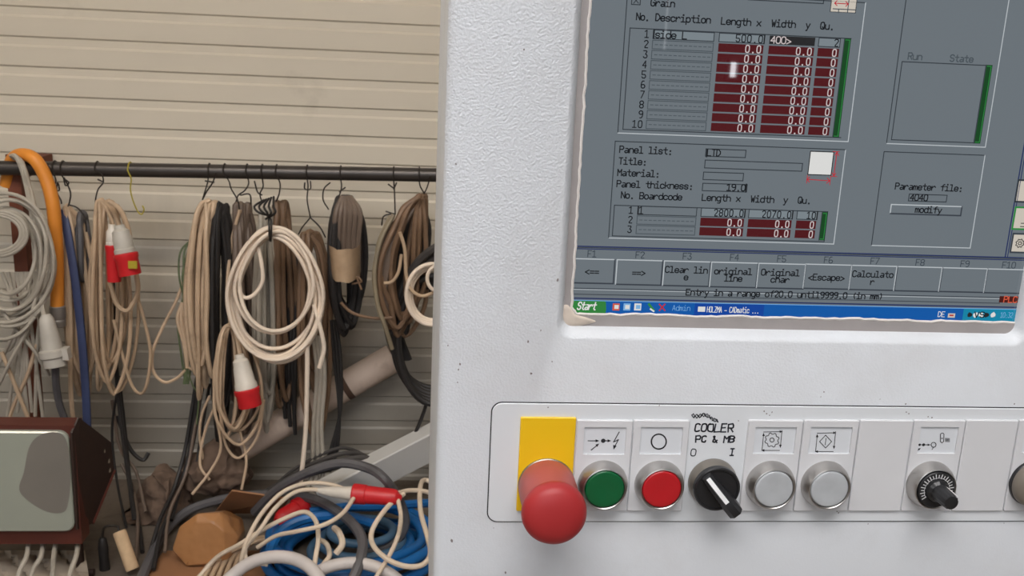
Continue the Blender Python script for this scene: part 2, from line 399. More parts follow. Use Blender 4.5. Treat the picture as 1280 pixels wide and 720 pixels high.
# ------------------------------------------------------------------ the display
def scr(name, c):
    return mat('screen_' + name, (16, 17, 18), 0.02, emit=c, estr=1.0, spec=0.5)
BG = scr('grey', (104, 112, 118)); FLD = scr('field', (118, 128, 134)); LINE = scr('line', (48, 54, 60)); HI = scr('white_line', (178, 184, 188))
TXT = scr('text', (24, 27, 31)); SOFT = scr('soft_text', (72, 80, 86)); RED = scr('dark_red', (76, 14, 20)); RTX = scr('pale_text', (194, 182, 182)); BLK = scr('black', (34, 34, 36))
GRN = scr('green', (14, 66, 28)); GRL = scr('green_line', (44, 128, 62)); NAVY = scr('navy', (34, 46, 88)); BLUE = scr('taskbar_blue', (8, 84, 160)); BLUD = scr('task_blue', (8, 64, 150))
STG = scr('start_green', (46, 124, 58)); WHT = scr('white', (214, 214, 212)); TEAL = scr('tray_teal', (14, 128, 160)); PLC = scr('plc_red', (72, 22, 18)); ORG = scr('orange', (200, 84, 60))
ARW = scr('arrow_red', (176, 44, 54)); ICO = scr('icon', (196, 188, 176)); PALEB = scr('pale_blue', (120, 170, 214)); SHD = scr('button_shade', (56, 62, 70)); DLB = scr('dark_label', (58, 66, 74))
ui = MB()
def Ly(l): return YS - 0.00008 * l
def q(px, py): return PP(px, py, YS)
def rect(m, p0, p1, l=1):
    x0, z1 = q(*p0); x1, z0 = q(*p1); ui.use(m); y = Ly(l)
    ui.face([(x0, y, z0), (x1, y, z0), (x1, y, z1), (x0, y, z1)])
PXM = 0.00049
def hline(m, xa, xb, z, l=2, w=1.1): ui.use(m); stroke(ui, [(xa, z), (xb, z)], w * PXM, Ly(l))
def vline(m, x, za, zb, l=2, w=1.1): ui.use(m); stroke(ui, [(x, za), (x, zb)], w * PXM, Ly(l))
def frame(p0, p1, tl=LINE, br=LINE, l=2, w=1.1):
    x0, z1 = q(*p0); x1, z0 = q(*p1)
    hline(tl, x0, x1, z1, l, w); vline(tl, x0, z0, z1, l, w); hline(br, x0, x1, z0, l, w); vline(br, x1, z0, z1, l, w)
def text(s, pl, pr, pyc, m=TXT, cap=7.4, w=1.35, l=4, slant=0.0, gap=0.22):
    """s from pixel column pl to pr, the middle of its capitals at row pyc (measured at its left end)"""
    xa, z = q(pl, pyc); xb = q(pr, pyc)[0]; ch = cap * PXM
    ui.use(m); write(ui, s, xa, z - ch / 2, (xb - xa) / len(s), ch, w * PXM, Ly(l), slant, gap)
ui.use(BG); ui.rings([rr(sx0 - .004, sz0 - .004, sx1 + .004, sz1 + .004, .004, YS), rr(sx0 - .004, sz0 - .004, sx1 + .004, sz1 + .004, .004, YS + .002)], cap0=True, cap1=True)
# part list
frame((784.5, -12), (1060, 177), LINE, HI)
x0, z1 = q(787.5, 35); x1, z0 = q(1051, 172)
hline(LINE, x0, q(1064, 48)[0], z1); vline(LINE, x0, z0, z1); hline(LINE, x0, q(1051, 172)[0], z0)
text('Grain', 813, 844, 3); frame((790, -5), (800, 6)); ui.use(LINE); stroke(ui, [q(792, -3), q(798, 4)], PXM, Ly(3)); stroke(ui, [q(798, -3), q(792, 4)], PXM, Ly(3))
frame((936, -9), (1029, 4.5))
text('No.', 795, 812, 20.5); text('Description', 819, 889, 21.5); text('Length x', 901, 952, 26); text('Width', 964, 995, 29); text('y', 1007, 1013, 31); text('Qu.', 1025, 1043, 32)
zt = q(800, 42)[1]; zb = q(795.5, 155)[1]; zp = (zt - zb) / 9
xd0, xd1 = q(812, 100)[0], q(887.5, 100)[0]; xl0, xl1 = q(894, 100)[0], q(950, 100)[0]; xw0, xw1 = q(956, 105)[0], q(1012.5, 105)[0]; xq0, xq1 = q(1016.5, 110)[0], q(1043, 110)[0]
xnum = q(804.5, 92)[0]
h = zp * .42
def cell(m, xa, xb, z, l=2):
    ui.use(m); y = Ly(l); ui.face([(xa, y, z - h), (xb, y, z - h), (xb, y, z + h), (xa, y, z + h)])
def box(xa, xb, z, m=LINE, l=3, w=1.0):
    hline(m, xa, xb, z + h, l, w); hline(m, xa, xb, z - h, l, w); vline(m, xa, z - h, z + h, l, w); vline(m, xb, z - h, z + h, l, w)
def rt(s, xb, z, m, cw=6.6, cap=7.8, l=4, w=1.2):
    ui.use(m); write(ui, s, xb - len(s) * cw * PXM, z - cap * PXM / 2, cw * PXM, cap * PXM, w * PXM, Ly(l), 0, .36)
def dashes(xa, xb, z):
    ui.use(SOFT); x = xa + 3 * PXM
    while x < xb - 4 * PXM: stroke(ui, [(x, z), (x + 3.2 * PXM, z)], .9 * PXM, Ly(4)); x += 5.6 * PXM
DZ = -2.0 * PXM        # columns step down a touch towards the right edge, as the list draws them
for i in range(10):
    z = zt - i * zp
    rt(str(i + 1), xnum + 3.5 * PXM, z, TXT)
    zz = z
    box(xd0, xd1, zz, SOFT if i else LINE)
    if i == 0:
        cell(FLD, xd0, xd1, zz); ui.use(TXT); write(ui, 'side L', xd0 + 2 * PXM, zz - 3.6 * PXM, 6.2 * PXM, 7.4 * PXM, 1.3 * PXM, Ly(4), 0, .2); vline(TXT, xd0 + PXM, zz - h, zz + h, 4, 1.4)
        cell(FLD, xl0, xl1, zz); box(xl0, xl1, zz); rt('500.0', xl1 - PXM, zz, TXT); vline(TXT, xl1, zz - h, zz + h, 4, 1.6)
        cell(BLK, xw0, xw1, zz); ui.use(RTX); write(ui, '400>', xw0 + 1 * PXM, zz - 3.6 * PXM, 6.2 * PXM, 7.4 * PXM, 1.1 * PXM, Ly(4), 0, .2)
        cell(FLD, xq0, xq1, zz); box(xq0, xq1, zz); rt('2', xq1 - PXM, zz, TXT)
    else:
        dashes(xd0, xd1, zz)
        for xa, xb, s in ((xl0, xl1, '0.0'), (xw0, xw1, '0.0'), (xq0, xq1, '0')):
            cell(RED, xa, xb, zz); rt(s, xb - 2 * PXM, zz, RTX)
def green_bar(p0, p1):
    rect(GRN, p0, p1, 2); x0, z1 = q(*p0); x1, z0 = q(*p1); d = 1.6 * PXM
    hline(GRL, x0 + d, x1 - d, z0 + d, 3, .9); vline(GRL, x1 - d, z0 + d, z1 - d, 3, .9); vline(SHD, x0, z0, z1, 3, .9); hline(GRL, x0 + d, x1 - d, z1 - d, 3, .9)
green_bar((1055.5, 48), (1048.5, 172))
rect(ICO, (1041, -14), (1069, 16), 2); frame((1041, -14), (1069, 16)); x0, z1 = q(1041, 11); x1 = q(1069, 11)[0]; hline(SOFT, x0, x1, z1, 3); vline(SOFT, q(1048, 13)[0], q(1048, 16)[1], z1, 3); vline(SOFT, q(1061, 0)[0], q(1061, 16)[1], q(1061, -13)[1], 3)
ui.use(ARW); stroke(ui, [q(1043, 4), q(1060, 5)], PXM, Ly(4))
for s in ((1043, 4, 1), (1060, 5, -1)): stroke(ui, [q(s[0] + 3 * s[2], s[1] - 3), q(s[0], s[1]), q(s[0] + 3 * s[2], s[1] + 3)], PXM, Ly(4))
# run / state
frame((1134, -12), (1231.5, 184), LINE, HI)
x0, z1 = q(1127.5, 77); x1, z0 = q(1225, 180); frame((1127.5, 77), (1217, 178.5), LINE, LINE)
text('Run', 1134.5, 1153, 70, m=SOFT); text('State', 1187, 1217, 72.5, m=SOFT); green_bar((1232.5, 81), (1225, 179.5))
# panel list
frame((769, 176.5), (1042, 305), LINE, HI)
text('Panel list:', 774, 841, 186.5); text('Title:', 773, 809, 201); text('Material:', 771.5, 825, 215.5); text('Panel thickness:', 770.5, 867, 229.5)
text('No.', 776, 793, 243.5); text('Boardcode', 799, 853, 244.5); text('Length x', 877, 926, 246.5); text('Width', 938, 968, 248.5); text('y', 979, 985, 249.5); text('Qu.', 997, 1014, 250)
frame((882.5, 186), (931.5, 197)); text('LTD', 883.5, 901, 190.5, cap=7.4); vline(TXT, q(883.5, 190)[0], q(883, 196)[1], q(883, 187)[1], 4, 1.5)
frame((881.5, 200), (1002, 214)); frame((879.5, 215), (928.5, 226)); frame((878.5, 229), (933, 240)); text('19.0', 908, 932, 234)
vline(TXT, q(932.5, 234)[0], q(932, 240)[1], q(932, 230)[1], 4, 1.6)
rect(WHT, (1013, 189), (1038.5, 219), 2); frame((1013, 189), (1038.5, 219), TXT, TXT, 3)
ui.use(ARW); stroke(ui, [q(1046, 190), q(1042, 220)], PXM, Ly(3)); stroke(ui, [q(1008.5, 224), q(1037, 226)], PXM, Ly(3))
for a, t, c in (((1043.5, 194), (1046, 190), (1048, 194.5)), ((1040, 216), (1042, 220), (1044.5, 216.5)), ((1012, 221), (1008.5, 224), (1011.5, 227.5)), ((1034, 222.5), (1037, 226), (1033, 229))): stroke(ui, [q(*a), q(*t), q(*c)], PXM, Ly(3))
hline(ARW, q(1041, 189)[0], q(1049, 189)[0], q(1045, 189.5)[1], 3, .8); hline(ARW, q(1039, 220)[0], q(1046, 220)[0], q(1042, 220.5)[1], 3, .8); vline(ARW, q(1009, 220)[0], q(1009, 229)[1], q(1009, 219)[1], 3, .8); vline(ARW, q(1037.5, 226)[0], q(1037.5, 231)[1], q(1037.5, 220)[1], 3, .8)
x0, z1 = q(768, 257); x1, z0 = q(1022, 300); frame((768, 256.5), (1030, 302), LINE, LINE)
zt = q(788, 262.5)[1]; zp = (q(788, 262.5)[1] - q(786.5, 286.5)[1]) / 2; h = zp * .43
xd0, xd1 = q(796, 277)[0], q(869.5, 277)[0]; xl0, xl1 = q(875, 280)[0], q(929.5, 280)[0]; xw0, xw1 = q(934.5, 281)[0], q(989, 281)[0]; xq0, xq1 = q(994.5, 283)[0], q(1019.5, 283)[0]
for i in range(3):
    z = zt - i * zp
    rt(str(i + 1), q(788, 275)[0] + 3 * PXM, z, TXT); box(xd0, xd1, z, SOFT if i else LINE)
    if i == 0:
        ui.use(TXT); write(ui, '1', xd0 + PXM, z - 4 * PXM, 6.2 * PXM, 8.2 * PXM, 1.2 * PXM, Ly(4), 0, .28); vline(TXT, xd0 + .6 * PXM, z - h, z + h, 4, 1.4)
        for xa, xb, s in ((xl0, xl1, '2800.0'), (xw0, xw1, '2070.0'), (xq0, xq1, '10')):
            cell(FLD, xa, xb, z); box(xa, xb, z); rt(s, xb - PXM, z, TXT, 6.2); vline(TXT, xb, z - h, z + h, 4, 1.6)
    else:
        dashes(xd0, xd1, z)
        for xa, xb, s in ((xl0, xl1, '0.0'), (xw0, xw1, '0.0'), (xq0, xq1, '0')):
            cell(RED, xa, xb, z); rt(s, xb - 2 * PXM, z, RTX, 6.2)
green_bar((1027.5, 265), (1030.5, 300.5))
# parameter file
frame((1105, 189.5), (1212.5, 310), LINE, HI)
text('Parameter file:', 1118.5, 1204, 232.5); frame((1136.5, 242.5), (1182.5, 252.5)); text('4040', 1137, 1160, 246.5, cap=7.4)
def raised(p0, p1, l=2):
    rect(BG, p0, p1, l); x0, z1 = q(*p0); x1, z0 = q(*p1)
    hline(HI, x0, x1, z1, l + 1, 1.3); vline(HI, x0, z0, z1, l + 1, 1.3); hline(SHD, x0, x1, z0, l + 1, 1.8); vline(SHD, x1, z0, z1, l + 1, 1.8)
raised((1114, 255.5), (1200.5, 269.5)); text('modify', 1143.5, 1177.5, 261.5)
# lines, function keys
z = q(715.5, 307.5)[1]; xr = sx1; xl = sx0 - .002
hline(NAVY, xl, xr, z, 2, 1.5); hline(NAVY, xl, xr, z - 3 * PXM, 2, 1.2); hline(LINE, xl, xr, z - 1.5 * PXM, 1, 1)
xv = q(1265, 270)[0]; vline(NAVY, xv, z, sz1, 2, 1.6); vline(NAVY, xv + 3 * PXM, z, sz1, 2, 1.2)
for i, (px, py) in enumerate(((740, 317), (800, 318.5), (859, 320), (918, 321.5), (977, 323.2), (1035.5, 324.7), (1093.5, 326), (1150, 327.8), (1206, 329.5), (1261, 331))):
    s = 'F%d' % (i + 1); text(s, px - 2.9 * len(s), px + 2.9 * len(s), py, m=DLB, cap=7.5, w=1.0)
    x0 = q(711 + 59.2 * i, 340)[0]
fk = [(711.5, 323, 766.5, 354.5), (771.5, 324.5, 826, 356.5), (830.5, 326, 885.5, 358), (889.5, 327.5, 944.5, 359.5), (948.5, 329, 1003.5, 361), (1007, 330, 1060.5, 361.5), (1064.5, 331.5, 1117.5, 363), (1121, 333, 1173.5, 364.5), (1177.5, 334.5, 1229.5, 365.5), (1234, 336, 1287, 367)]
for a, b_, c, d in fk: raised((a, b_), (c, d))
text('<==', 731, 749, 338.5); text('==>', 790, 807, 340); text('Clear lin', 831, 885, 336.5); text('e', 854.5, 860.5, 346); text('original', 892.5, 940.5, 338.5); text('line', 905, 928, 347.5)
text('Original', 951, 1000, 340); text('char', 963, 987, 349); text('<Escape>', 1010, 1056, 346); text('Calculato', 1065, 1117, 342); text('r', 1087.5, 1093, 352)
z = q(715, 360)[1]; hline(SHD, xl, xr, z, 2, 1.0); hline(HI, xl, xr, z - 1.5 * PXM, 2, .7); z = q(715, 367.5)[1]; hline(SHD, xl, q(1250, 375)[0], z, 2, 1.0); hline(NAVY, xl, xr, q(715, 372.5)[1], 2, 1.6)
text('Entry in a range of20.0 until9999.0 (in mm)', 857, 1105, 365)
rect(PLC, (1249.5, 370), (1272, 378.5), 3); text('PLC', 1254, 1271.5, 374, m=ORG, cap=7.5, w=1.3, l=5)
# taskbar
zt = q(715, 374.5)[1]; zb = sz0 - .003
def bar(m, xa, xb, l, ta=0, tb=0):
    ui.use(m); y = Ly(l); ui.face([(xa, y, zb + tb), (xb, y, zb + tb), (xb, y, zt - ta), (xa, y, zt - ta)])
bar(BLUE, xl - .002, xr + .002, 2); hline(PALEB, xl, xr, zt - PXM * .6, 3, .8)
bar(BLUD, q(868, 385)[0], q(955, 385)[0], 3, 1.5 * PXM)
x0 = xl - .002; x1 = q(758, 383)[0]; ui.use(STG); y = Ly(3)
ui.face([(x0, y, zb), (x1 - 2 * PXM, y, zb), (x1, y, (zb + zt) / 2), (x1 - PXM, y, zt - 2 * PXM), (x1 - 3 * PXM, y, zt - PXM), (x0, y, zt - PXM)])
text('Start', 721, 744.5, 382, m=WHT, cap=9, w=1.5, l=5, slant=.22, gap=.2)
for px, m1, m2 in ((770, ORG, WHT), (783.5, PALEB, WHT), (797, WHT, PALEB)): rect(m1, (px - 4, 379), (px + 4, 388), 4); rect(m2, (px - 2, 381), (px + 3, 386), 5)
ui.use(GRL); stroke(ui, [q(811, 380), q(817, 388)], 3 * PXM, Ly(4)); ui.use(WHT); stroke(ui, [q(813, 386), q(817, 389)], 2 * PXM, Ly(5)); ui.use(ARW); stroke(ui, [q(824, 380), q(831, 388)], 1.6 * PXM, Ly(4)); stroke(ui, [q(831, 380), q(824, 388)], 1.6 * PXM, Ly(4))
text('Admin', 840, 863, 384.5, m=PALEB, cap=6.5, w=.55, l=5)
rect(WHT, (872.5, 383), (881, 389.5), 5); text('HOLZMA - CADmatic ...', 883.5, 949, 386.5, m=WHT, cap=6.8, w=.8, l=5, gap=.2)
text('DE', 1172, 1181, 392.5, m=WHT, cap=6.5, w=.8, l=5, gap=.2); rect(ICO, (1185, 391.5), (1193, 397), 4); rect(ARW, (1186.5, 393), (1191.5, 395), 5)
bar(TEAL, q(1203.5, 393)[0], xr + .002, 3, PXM)
for px, m1 in ((1212, BLK), (1219, WHT), (1226, WHT), (1233, BLK), (1241, WHT)):
    ui.use(m1); x, z = q(px, 393.5); n = 7; ui.face([(x + 3.4 * PXM * math.cos(6.28 * k / n + px), Ly(4), z + 4 * PXM * math.sin(6.28 * k / n + px) * (.7 + .3 * (k % 2))) for k in range(n)])
text('VS', 1217, 1231, 393, m=TXT, cap=7, w=1.3, l=5); text('10:32 AM', 1250, 1275, 393.5, m=PALEB, cap=6.5, w=.6, l=5, gap=.2)
# side icons
for p0, p1, edge in (((1273, 225), (1300, 253), LINE), ((1269.5, 259), (1298, 287), GRL), ((1266.5, 292), (1294, 316), SHD)):
    rect(ICO, p0, p1, 2); frame(p0, p1, edge, edge, 3, 2.2)
gx, gz = q(1274.5, 304); ui.use(TXT); pts = []
for k in range(33):
    a = 6.283 * k / 32; rr_ = (5.4 if (k // 2) % 2 else 4.2) * PXM; pts.append((gx + rr_ * math.cos(a), gz + rr_ * math.sin(a)))
stroke(ui, pts, PXM, Ly(4)); stroke(ui, [(gx + 2 * PXM * math.cos(6.283 * k / 10), gz + 2 * PXM * math.sin(6.283 * k / 10)) for k in range(11)], PXM, Ly(4))
stroke(ui, [q(1276, 279), q(1281, 279), q(1281, 273), q(1285, 273)], PXM, Ly(4)); stroke(ui, [q(1275, 283), q(1290, 284)], PXM, Ly(4))
tag(ui.build('display', con, smooth=False), 'grey display with panel lists, function keys and blue taskbar')

# ------------------------------------------------------------------ button strip
px0, pz0 = PP(609.5, 651)[0], PP(700, 651)[1]
px1, pz1 = 0.425, PP(636, 503.5)[1]
b = MB().use(seam_m); t = .0007
b.rings([rr(px0 - t, pz0 - t, px1 + t, pz1 + t, .0065, D + .001), rr(px0 - t, pz0 - t, px1 + t, pz1 + t, .0065, D - .00015)], cap1=True)
b.use(plate_m)
b.rings([rr(px0, pz0, px1, pz1, .006, D + .001), rr(px0, pz0, px1, pz1, .006, D - .0007), rr(px0 + .0003, pz0 + .0003, px1 - .0003, pz1 - .0003, .0057, D - .001)], cap1=True)
sb = b
YP = D - .001
def PB(px, py): return PP(px, py, YP)
# rub marks on the strip
b = sb.use(chip_m); yy = YP - .00012; random.seed(12)
for px, py in ((685, 509), (824, 507), (923, 526), (955, 514), (958, 517), (962, 519), (965, 515), (956, 530), (959, 531), (1048, 641), (1046, 639), (1132, 505), (1165, 522), (1160, 521), (1133, 515), (1136, 517)):
    x, z = PB(px, py); n = 6; b.face([(x + .0006 * random.uniform(.4, 1.2) * math.cos(6.283 * k / n), yy, z + .0006 * random.uniform(.4, 1.2) * math.sin(6.283 * k / n)) for k in range(n)])
strip = b.build('button_panel', con, smooth=False)

# marker writing
b = MB().use(pen_m); random.seed(8); yy = YP - .00012
def pen(s, pl, pr, pyc, cap, w=1.9, j=.0003):
    xa, z = PB(pl, pyc); xb = PB(pr, pyc)[0]; ch = cap * PXM; write(b, s, xa, z - ch / 2, (xb - xa) / len(s), ch, w * PXM, yy, .03, .22, j)
pen('COOLER', 867.5, 917.5, 534.5, 10); pen('PC & MB', 869, 918.5, 548.5, 8.5); pen('0', 862.5, 870.5, 565.5, 9, 1.3, .0001); pen('I', 909.5, 920.5, 565, 9, 1.8, .0001)
pts = []
for k in range(48):
    t = k / 47; pts.append(PB(864.5 + 33 * t + 1.2 * math.sin(k * 2.1), 518.5 + 1.6 * math.sin(t * 9) - 3 * (1 - (1 - t) ** 2) * 0 + 6.5 * t ** 2 + 2.4 * math.sin(k * 1.55)))
stroke(b, pts, 1.1 * PXM, yy)
tag(b.build('marker_writing', strip, smooth=False), 'hand-lettered COOLER PC & MB in dark marker')
YL = YP - .0016             # face of the label plates
def label_plate(pl, pr, m=label_m, legend=True, ptop=524.5, pbot=637.5, label=None, wl=None):
    (xa, zt), (xb, zb) = PB(pl, 600), PB(pr, 600)
    zt = PB((pl + pr) / 2 + 3, ptop)[1]; zb = PB((pl + pr) / 2 - 3, pbot)[1]
    xa = PB(pl, 580)[0] + .0002; xb = PB(pr, 580)[0] - .0002
    b = MB().use(m)
    rings = [rr(xa, zb, xb, zt, .0008, YP + .0002), rr(xa, zb, xb, zt, .0008, YL + .0004), rr(xa + .0004, zb + .0004, xb - .0004, zt - .0004, .0006, YL)]
    if legend:
        lx0, lx1 = xa + .0045, xb - .0037; lz1, lz0 = zt - .0042, zt - .0218
        rings += [rr(lx0, lz0, lx1, lz1, .0005, YL), rr(lx0, lz0, lx1, lz1, .0005, YL + .0012)]
        b.rings(rings)
    else:
        b.rings(rings, cap1=True)
    o = b.build('label_plate', con, smooth=False)
    if label: o['label'] = label
    if not legend: return o, None
    b = MB().use(insert_m); b.face([(lx0, YL + .001, lz0), (lx1, YL + .001, lz0), (lx1, YL + .001, lz1), (lx0, YL + .001, lz1)])
    b.use(ink_m)
    return o, b
YI = YL + .0009
def ik(b, pts, w=1.2): stroke(b, [PP(x, y, YI) for x, y in pts], w * PXM, YI)
def idot(b, px, py, r):
    x, z = PP(px, py, YI); b.face([(x + r * PXM * math.cos(6.283 * k / 14), YI, z + r * PXM * math.sin(6.283 * k / 14)) for k in range(14)])
def ihead(b, tip, d, s=4.5):
    d = Vector(d).normalized(); n = Vector((-d.y, d.x)); t = Vector(tip)
    b.face([(PP(*p, YI)[0], YI, PP(*p, YI)[1]) for p in (t, t - d * s + n * s * .42, t - d * s - n * s * .42)])
def iring(b, px, py, r, w=1.4): ik(b, [(px + r * math.cos(6.283 * k / 28), py + r * math.sin(6.283 * k / 28)) for k in range(29)], w)

label_plate(647.5, 716.8, yellow_m, False, 521, 637.5, 'yellow backing plate under the mushroom button')
o, b = label_plate(717.5, 787, label='light grey plate with arrows-and-lightning symbol')
ik(b, [(735, 551), (746, 551)], 1.1); ihead(b, (749, 551), (1, 0)); ik(b, [(739, 562.5), (746, 557)], 1.1); ihead(b, (749, 554.5), (1, -.75)); idot(b, 754, 551, 2.8); ik(b, [(757, 551), (761, 551)], 1.1); ihead(b, (764, 551), (1, 0))
ik(b, [(774, 540), (767, 552.5), (773, 549.5), (768.5, 558)], 1.2); ihead(b, (767, 562), (-.3, 1), 5.5)
b.build('legend_insert', o, smooth=False)
o, b = label_plate(787.5, 857, label='light grey plate with a plain circle symbol'); iring(b, 823.5, 552, 9.3, 1.8); b.build('legend_insert', o, smooth=False)
o, b = label_plate(929, 997, label='light grey plate with gear and cycle-arrows symbol')
def cyc(b, cx, cy):
    w, hh = 11.5, 12.5
    ik(b, [(cx - w + 1, cy - hh + 2), (cx + w + 1, cy - hh + 1.5)], .9); ik(b, [(cx + w + 1, cy - hh), (cx + w - 1, cy + hh - 4)], .9); ik(b, [(cx + w - 2, cy + hh), (cx - w - 1, cy + hh)], .9); ik(b, [(cx - w - 1, cy + hh), (cx - w + 1, cy - hh + 5)], .9)
    ihead(b, (cx + w - 1, cy + hh - 3), (0, 1), 4); ihead(b, (cx - w + 1, cy - hh + 3), (0, -1), 4); ihead(b, (cx + w + 2, cy - hh + 1.5), (1, 0), 4); ihead(b, (cx - w - 2, cy + hh), (-1, 0), 4)
cyc(b, 965, 550.5); ik(b, [(965 + (8 + (1 if (k // 2) % 2 else -.6)) * math.cos(6.283 * k / 32), 550 + (8 + (1 if (k // 2) % 2 else -.6)) * math.sin(6.283 * k / 32)) for k in range(33)], 1); iring(b, 965, 550, 2.6, 1); b.build('legend_insert', o, smooth=False)
o, b = label_plate(997.5, 1066, label='light grey plate with diamond and cycle-arrows symbol'); cyc(b, 1032, 552); ik(b, [(1032, 544), (1039.5, 552), (1032, 560), (1024.5, 552), (1032, 544)], 1); ik(b, [(1032.5, 548), (1031.5, 556)], 1); b.build('legend_insert', o, smooth=False)
label_plate(1066.5, 1132.5, label_m, False, label='blank light grey plate beside the diamond button')
o, b = label_plate(1133.5, 1197, label='light grey plate with feed-speed symbol')
ik(b, [(1144.5, 556), (1163, 556)], .8); idot(b, 1149.5, 556, 1.7); idot(b, 1154.5, 556, 2); ihead(b, (1163, 556), (1, 0), 3.5); iring(b, 1167, 556, 3, 1); ik(b, [(1165, 562), (1167, 559)], .9); ik(b, [(1145, 564.5), (1149, 561.5)], .9); ihead(b, (1151, 560), (1, -.7), 3.5)
iring(b, 1177.5, 548, 0.1); ik(b, [(1175.5, 543), (1177, 541.5), (1179, 541.5), (1180, 543), (1179.5, 552), (1177.5, 553.5), (1175.5, 552), (1175.5, 543)], 1)
for k in range(4): ik(b, [(1181.5, 548 + 1.3 * k), (1187, 548.2 + 1.3 * k)], .8)
b.build('legend_insert', o, smooth=False)
label_plate(1197.5, 1262, label_m, False, label='blank light grey plate beside the speed knob')
o, b = label_plate(1263, 1330, label='light grey plate above the round taupe knob'); iring(b, 1300, 552, 6); b.build('legend_insert', o, smooth=False)

AX = Vector((0, -1, 0))
def BC(px, py): x, z = PP(px, py, YL); return Vector((x, YL, z))
def bezel(name, px, py, m=steel_m, label=None, h=.0085, r=.0152):
    b = MB().use(m); c = BC(px, py)
    b.lathe(c, AX, [(r, -.001), (r, .0012), (r * .985, .003), (r * .95, .005), (r * .9, h - .0012), (r * .86, h - .0002), (r * .83, h), (r * .80, h - .0004), (r * .795, h - .003)], 48, cap0=False, cap1=True)
    o = b.build(name, con, angle=30)
    if label: o['label'] = label
    return o, c
def cap(o, c, m, name, label=None, dome=.0006, h=.0085, r=.0118):
    b = MB().use(m); b.lathe(c, AX, [(r, h - .003), (r, h - .0008), (r * .97, h - .0002), (r * .9, h), (r * .5, h - dome * .6), (.0002, h - dome)], 48, cap0=False); x = b.build(name, o, angle=60)
    if label: x['label'] = label
    return x
for px, py, m, l1, l2 in ((753, 604.5, green_m, 'push button with green cap in metal bezel', 'green cap'), (823.5, 604.5, red_m, 'flat push button with red cap in metal bezel', 'red cap'),
                          (962, 604.5, clear_m, 'push button with clear cap below the gear symbol', 'clear grey cap'), (1030.5, 604.5, clear_m, 'push button with clear cap below the diamond symbol', 'clear grey cap')):
    o, c = bezel('push_button', px, py, label=l1); cap(o, c, m, 'button_cap', l2)
# emergency stop
c = BC(683, 606)
b = MB().use(steel_d); b.lathe(c, AX, [(.0172, -.001), (.0172, .0010), (.0165, .0016)], 48, cap0=False); o = b.build('emergency_stop_button', con); o['label'] = 'big red mushroom emergency stop button'
b = MB().use(estop_f); b.lathe(c, AX, [(.0166, .0012), (.0172, .003), (.0172, .014), (.0168, .022), (.0163, .029), (.0161, .0335)], 56, cap0=False, cap1=True); b.build('button_stem', o)['label'] = 'faded pinkish red stem'
b = MB().use(estop_m)
b.lathe(c, AX, [(.0150, .0315), (.0172, .0320), (.0184, .0334), (.0187, .0355), (.0183, .0382), (.0170, .0408), (.0145, .0427), (.0100, .0441), (.005, .0447), (.0003, .0449)], 64)
b.build('mushroom_cap', o, angle=60)
# selector switch
o, c = bezel('selector_switch', 890.5, 602.5, steel_d, 'black rotary selector with white line', .009, .0150)
c = BC(890.5, 602.5)
b = MB().use(black_m); b.lathe(c, AX, [(.0141, .007), (.0141, .0100), (.0135, .0108), (.0125, .0108), (.0122, .0100), (.0003, .0098)], 48, cap0=False); b.build('knob_disc', o, angle=30)
d = Vector((.655, 0, -.755)).normalized(); n = Vector((.755, 0, .655)).normalized()
b = MB().use(black_m); yb = .0098
secs = []
for t, hw, hh in ((-.0128, .0022, .0008), (-.0118, .0034, .0030), (-.004, .0040, .0072), (.006, .0046, .0105), (.0135, .0050, .0118), (.0158, .0050, .0112), (.0162, .0046, .0060), (.0152, .0040, .0002)):
    p = c + d * t
    secs.append([p + AX * yb - n * hw, p + AX * yb + n * hw, p + AX * (yb + hh * .75) + n * hw * .9, p + AX * (yb + hh) + n * hw * .45, p + AX * (yb + hh) - n * hw * .45, p + AX * (yb + hh * .75) - n * hw * .9])
b.rings(secs, cap0=True, cap1=True)
b.use(white_m)
for (t0, h0), (t1, h1) in (((-.0112, .0036), (-.004, .0074)), ((-.004, .0074), (.0055, .0106))):
    b.face([c + d * t + AX * (yb + hh) + n * s for t, hh, s in ((t0, h0, -.0013), (t1, h1, -.0013), (t1, h1, .0013), (t0, h0, .0013))])
tag(b.build('selector_lever', o, angle=30), 'black lever with a white index line')
# potentiometer
o, c = bezel('speed_knob', 1161.5, 604.5, label='black potentiometer knob with white scale ring in metal bezel')
b = MB().use(black_m); b.lathe(c, AX, [(.0118, .006), (.0118, .0090), (.0113, .0094), (.0003, .0094)], 48, cap0=False)
b.use(white_m); ys = YL - .00945
for k in range(23):
    a = math.radians(215 - 250 * k / 22); r0, r1 = (.0078, .0106) if k % 2 == 0 else (.0084, .0100)
    stroke(b, [(c.x + r0 * math.cos(a), c.z + r0 * math.sin(a)), (c.x + r1 * math.cos(a), c.z + r1 * math.sin(a))], .00055, ys)
stroke(b, [(c.x + .0081 * math.cos(math.radians(215 - 250 * k / 40)), c.z + .0081 * math.sin(math.radians(215 - 250 * k / 40))) for k in range(41)], .0003, ys)
b.build('scale_ring', o, smooth=False)
b = MB().use(black_m)
def flut(r, h, amp): return [c + AX * h + Vector((math.cos(6.283 * k / 48), 0, math.sin(6.283 * k / 48))) * (r + (amp if k % 4 < 2 else 0)) for k in range(48)]
b.rings([flut(.0072, .0092, 0), flut(.0068, .0115, .0002), flut(.0052, .013, .0003), flut(.0045, .0255, .0003), flut(.0041, .0265, 0), flut(.0012, .0269, 0)], cap1=True)
b.use(white_m)
b.box((c.x - .0003 + .0036, YL - .0255, c.z + .0030), (c.x + .0003 + .0036, YL - .0125, c.z + .0040))
b.build('knob', o, angle=35)
